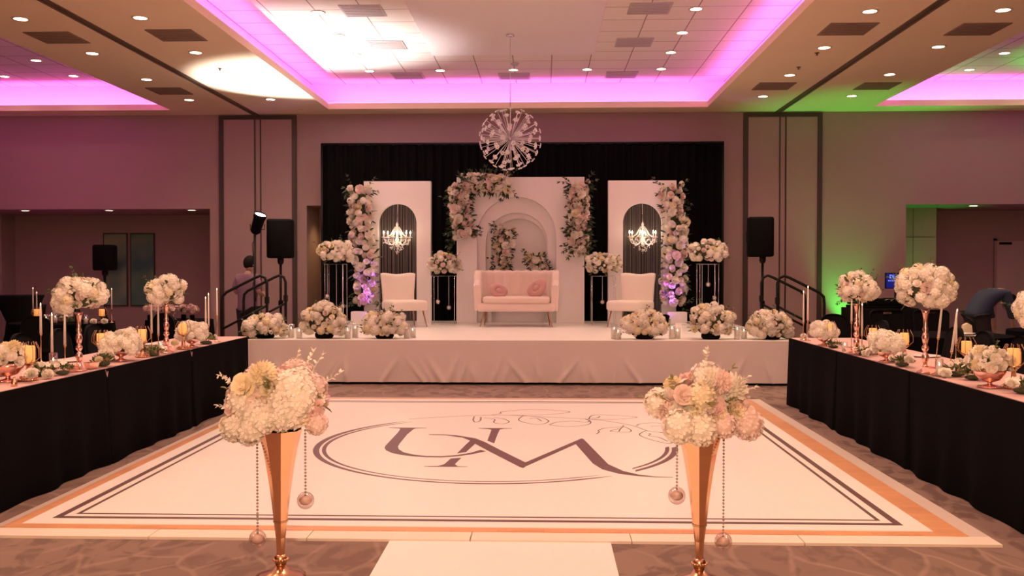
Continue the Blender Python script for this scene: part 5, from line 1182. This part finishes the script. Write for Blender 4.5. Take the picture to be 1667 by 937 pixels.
# ------------------------------------------------------------------ people
def skinned(name, pts, edges, mt, parent, root=0, sub=2):
    me = bpy.data.meshes.new(name); me.from_pydata([p[:3] for p in pts], edges, []); me.materials.append(MT[mt])
    o = link(name, me, parent); m = o.modifiers.new('skin', 'SKIN'); m.use_smooth_shade = True
    sv = me.skin_vertices[0].data
    for i, p in enumerate(pts): sv[i].radius = (p[3], p[4] if len(p) > 4 else p[3]); sv[i].use_root = (i == root)
    s = o.modifiers.new('sub', 'SUBSURF'); s.levels = sub; s.render_levels = sub
    bpy.context.view_layer.update(); dg = bpy.context.evaluated_depsgraph_get()
    nm = bpy.data.meshes.new_from_object(o.evaluated_get(dg)); o.modifiers.clear(); o.data = nm
    for q in nm.polygons: q.use_smooth = True
    return o
def head(parent, c, yaw, pitch, hair=True, tilt=0):
    R = Matrix.Translation(c) @ Matrix.Rotation(yaw, 4, 'Z') @ Matrix.Rotation(pitch, 4, 'X')
    mb = MB().ball((0, 0, 0), .105, 20, sc_=(.80, .95, 1.15), M=R).ball((0, .0-.045, -.075), .062, 14, sc_=(.85, .9, .8), M=R)
    mb.add([(-.014, -.095, -.02), (.014, -.095, -.02), (0, -.100, .025), (0, -.122, -.018)], [(0, 1, 3), (1, 2, 3), (2, 0, 3)], sm=True, M=R)
    for s_ in (-1, 1): mb.ball((s_*.086, .01, -.01), .03, 10, sc_=(.35, .7, 1.05), M=R).ball((s_*.032, -.090, .018), .012, 8, sc_=(1.2, .6, .6), M=R)
    mb.ball((0, -.098, -.055), .02, 8, sc_=(1.2, .4, .35), M=R)
    return mb, R
def hand(mb_pts, edges, wrist, dirv, side, thumb):
    """adds palm, four curled fingers and a thumb to a skin skeleton; returns nothing"""
    d_ = Vector(dirv).normalized(); s_ = Vector(side).normalized(); c_ = d_.cross(s_).normalized()
    wi = len(mb_pts)-1; w_ = Vector(wrist); palm = w_+d_*.05; mb_pts.append((*palm, .026, .018)); pi_ = len(mb_pts)-1; edges.append((wi, pi_))
    for k, (o_, L_) in enumerate(((-.030, .070), (-.010, .080), (.010, .076), (.030, .060))):
        b0 = w_+d_*.085+s_*o_; b1 = b0+d_*L_*.5+c_*.012; b2 = b1+d_*L_*.25+c_*.03
        n0 = len(mb_pts); mb_pts += [(*b0, .010), (*b1, .009), (*b2, .008)]; edges += [(pi_, n0), (n0, n0+1), (n0+1, n0+2)]
    b0 = w_+d_*.03+s_*thumb*.032; b1 = b0+d_*.035+s_*thumb*.02+c_*.015; n0 = len(mb_pts); mb_pts += [(*b0, .012), (*b1, .009)]; edges += [(pi_, n0), (n0, n0+1)]
# man standing with his back to us, head bowed over a phone
px_ = at(403, 500, 15.35).x
px_ = at(403, 500, 16.45).x
man = thing('person', 'person in a grey shirt standing with back turned behind the left steps, looking down', 'person', (px_, 16.45, 0), radians(-18))
pts = [(0, 0, .95, .12, .09), (0, 0, 1.15, .125, .09), (0, .0, 1.36, .15, .10), (0, .01, 1.47, .06), (0, .03, 1.555, .055),
       (-.16, 0, 1.42, .058), (-.245, -.02, 1.18, .045), (-.17, .20, 1.10, .034), (.16, 0, 1.42, .058), (.245, -.02, 1.18, .045), (.16, .22, 1.12, .034),
       (-.09, 0, .88, .095), (-.10, .01, .50, .062), (-.11, -.03, .10, .042), (-.12, .12, .04, .035), (.09, 0, .88, .095), (.10, .01, .50, .062), (.11, -.03, .10, .042), (.12, .12, .04, .035)]
ed = [(0, 1), (1, 2), (2, 3), (3, 4), (2, 5), (5, 6), (6, 7), (2, 8), (8, 9), (9, 10), (0, 11), (11, 12), (12, 13), (13, 14), (0, 15), (15, 16), (16, 17), (17, 18)]
def add_hand(pts, ed, wi, dirv, side, thumb):
    w_ = pts[wi][:3]; P2_ = []; sub_ = []; d_ = Vector(dirv).normalized(); s_ = Vector(side).normalized(); c_ = d_.cross(s_).normalized(); w_ = Vector(w_)
    pts.append((*(w_+d_*.05), .026, .018)); pi_ = len(pts)-1; ed.append((wi, pi_))
    for o_, L_ in ((-.030, .066), (-.010, .078), (.010, .074), (.030, .056)):
        b0 = w_+d_*.088+s_*o_; b1 = b0+d_*L_*.45+c_*.010; b2 = b1+d_*L_*.25+c_*.028
        n0 = len(pts); pts += [(*b0, .010), (*b1, .009), (*b2, .008)]; ed += [(pi_, n0), (n0, n0+1), (n0+1, n0+2)]
    b0 = w_+d_*.035+s_*thumb*.036; b1 = b0+d_*.035+s_*thumb*.018+c_*.012; n0 = len(pts); pts += [(*b0, .011), (*b1, .009)]; ed += [(pi_, n0), (n0, n0+1)]
add_hand(pts, ed, 7, (.35, .9, .15), (0, -.2, 1), 1); add_hand(pts, ed, 10, (-.35, .9, .15), (0, -.2, 1), 1)
body = skinned('body', pts, ed, 'skin', man)
mb, R = head(man, Vector((0, .065, 1.66)), pi, radians(28)); mb.obj('head', 'skin', man)
MB().ball((0, .022, .025), .116, 16, sc_=(.88, .95, 1.10), M=R).ball((0, .05, -.02), .085, 12, sc_=(.9, .7, 1), M=R).obj('hair', 'hair', man)
sh = [(0, 0, .80, .20, .155), (0, 0, .90, .20, .155), (0, 0, 1.12, .185, .14), (0, 0, 1.34, .20, .15), (0, .01, 1.49, .095), (-.17, 0, 1.42, .088), (-.24, -.01, 1.20, .085), (.17, 0, 1.42, .088), (.24, -.01, 1.20, .085)]
skinned('shirt', sh, [(0, 1), (1, 2), (2, 3), (3, 4), (3, 5), (5, 6), (3, 7), (7, 8)], 'shirtgrey', man)
tr = [(0, 0, 1.0, .18, .145), (-.09, 0, .84, .13), (-.10, .01, .50, .095), (-.11, -.02, .07, .075), (.09, 0, .84, .13), (.10, .01, .50, .095), (.11, -.02, .07, .075)]
skinned('trousers', tr, [(0, 1), (1, 2), (2, 3), (0, 4), (4, 5), (5, 6)], 'trousers', man)
for s_ in (-1, 1): MB().box(s_*.115-.045, s_*.115+.045, -.09, .18, 0, .08, bev=.03, seg=3).obj('shoe', 'blackplastic', man)
ph = thing('phone', 'phone held by the person in the grey shirt', 'phone', (px_+.08, 16.74, 1.16)); MB().box(-.038, .038, -.006, .006, 0, .14, bev=.004).obj('phone', 'blackplastic', ph)
# man bent over on the right
q_ = at(1592, 500, 14.6)
man2 = thing('person', 'person in a blue shirt bending forward behind the right guest tables', 'person', (q_.x+.14, 14.9, 0), radians(-70))
# local +y forward; after the turn forward points to the picture's left
H0 = (0, 0, .93)
pts = [(0, 0, .93, .12, .10), (0, .14, 1.14, .135, .10), (0, .34, 1.25, .15, .10), (0, .45, 1.21, .06), (0, .52, 1.15, .05),
       (-.17, .36, 1.19, .056), (-.21, .42, .93, .045), (-.17, .46, .72, .033), (.17, .36, 1.19, .056), (.21, .42, .93, .045), (.17, .48, .74, .033),
       (-.09, -.03, .86, .095), (-.11, -.02, .48, .062), (-.11, -.06, .10, .042), (-.12, .10, .04, .035), (.09, -.03, .86, .095), (.11, .06, .48, .062), (.11, .05, .10, .042), (.12, .20, .04, .035)]
ed = [(0, 1), (1, 2), (2, 3), (3, 4), (2, 5), (5, 6), (6, 7), (2, 8), (8, 9), (9, 10), (0, 11), (11, 12), (12, 13), (13, 14), (0, 15), (15, 16), (16, 17), (17, 18)]
add_hand(pts, ed, 7, (0, .3, -1), (0, 1, .2), 1); add_hand(pts, ed, 10, (0, .3, -1), (0, 1, .2), 1)
skinned('body', pts, ed, 'skin', man2)
mb, R = head(man2, Vector((0, .60, 1.05)), pi, radians(75)); mb.obj('head', 'skin', man2)
MB().ball((0, .022, .025), .116, 16, sc_=(.88, .95, 1.10), M=R).obj('hair', 'hair', man2)
sh = [(0, -.09, .78, .19, .165), (0, -.04, .88, .195, .17), (0, .14, 1.15, .19, .155), (0, .33, 1.25, .20, .15), (0, .43, 1.21, .095), (-.18, .36, 1.18, .088), (-.22, .42, .94, .072), (-.18, .46, .78, .055), (.18, .36, 1.18, .088), (.22, .42, .94, .072), (.18, .48, .80, .055)]
skinned('shirt', sh, [(0, 1), (1, 2), (2, 3), (3, 4), (3, 5), (5, 6), (6, 7), (3, 8), (8, 9), (9, 10)], 'shirtblue', man2)
tr = [(0, 0, .97, .175, .15), (-.09, -.03, .84, .13), (-.11, -.02, .48, .095), (-.11, -.06, .07, .075), (.09, -.03, .84, .13), (.11, .06, .48, .095), (.11, .05, .07, .075)]
skinned('trousers', tr, [(0, 1), (1, 2), (2, 3), (0, 4), (4, 5), (5, 6)], 'trousers', man2)
for s_, yy in ((-1, -.06), (1, .05)): MB().box(s_*.115-.045, s_*.115+.045, yy-.07, yy+.20, 0, .08, bev=.03, seg=3).obj('shoe', 'blackplastic', man2)
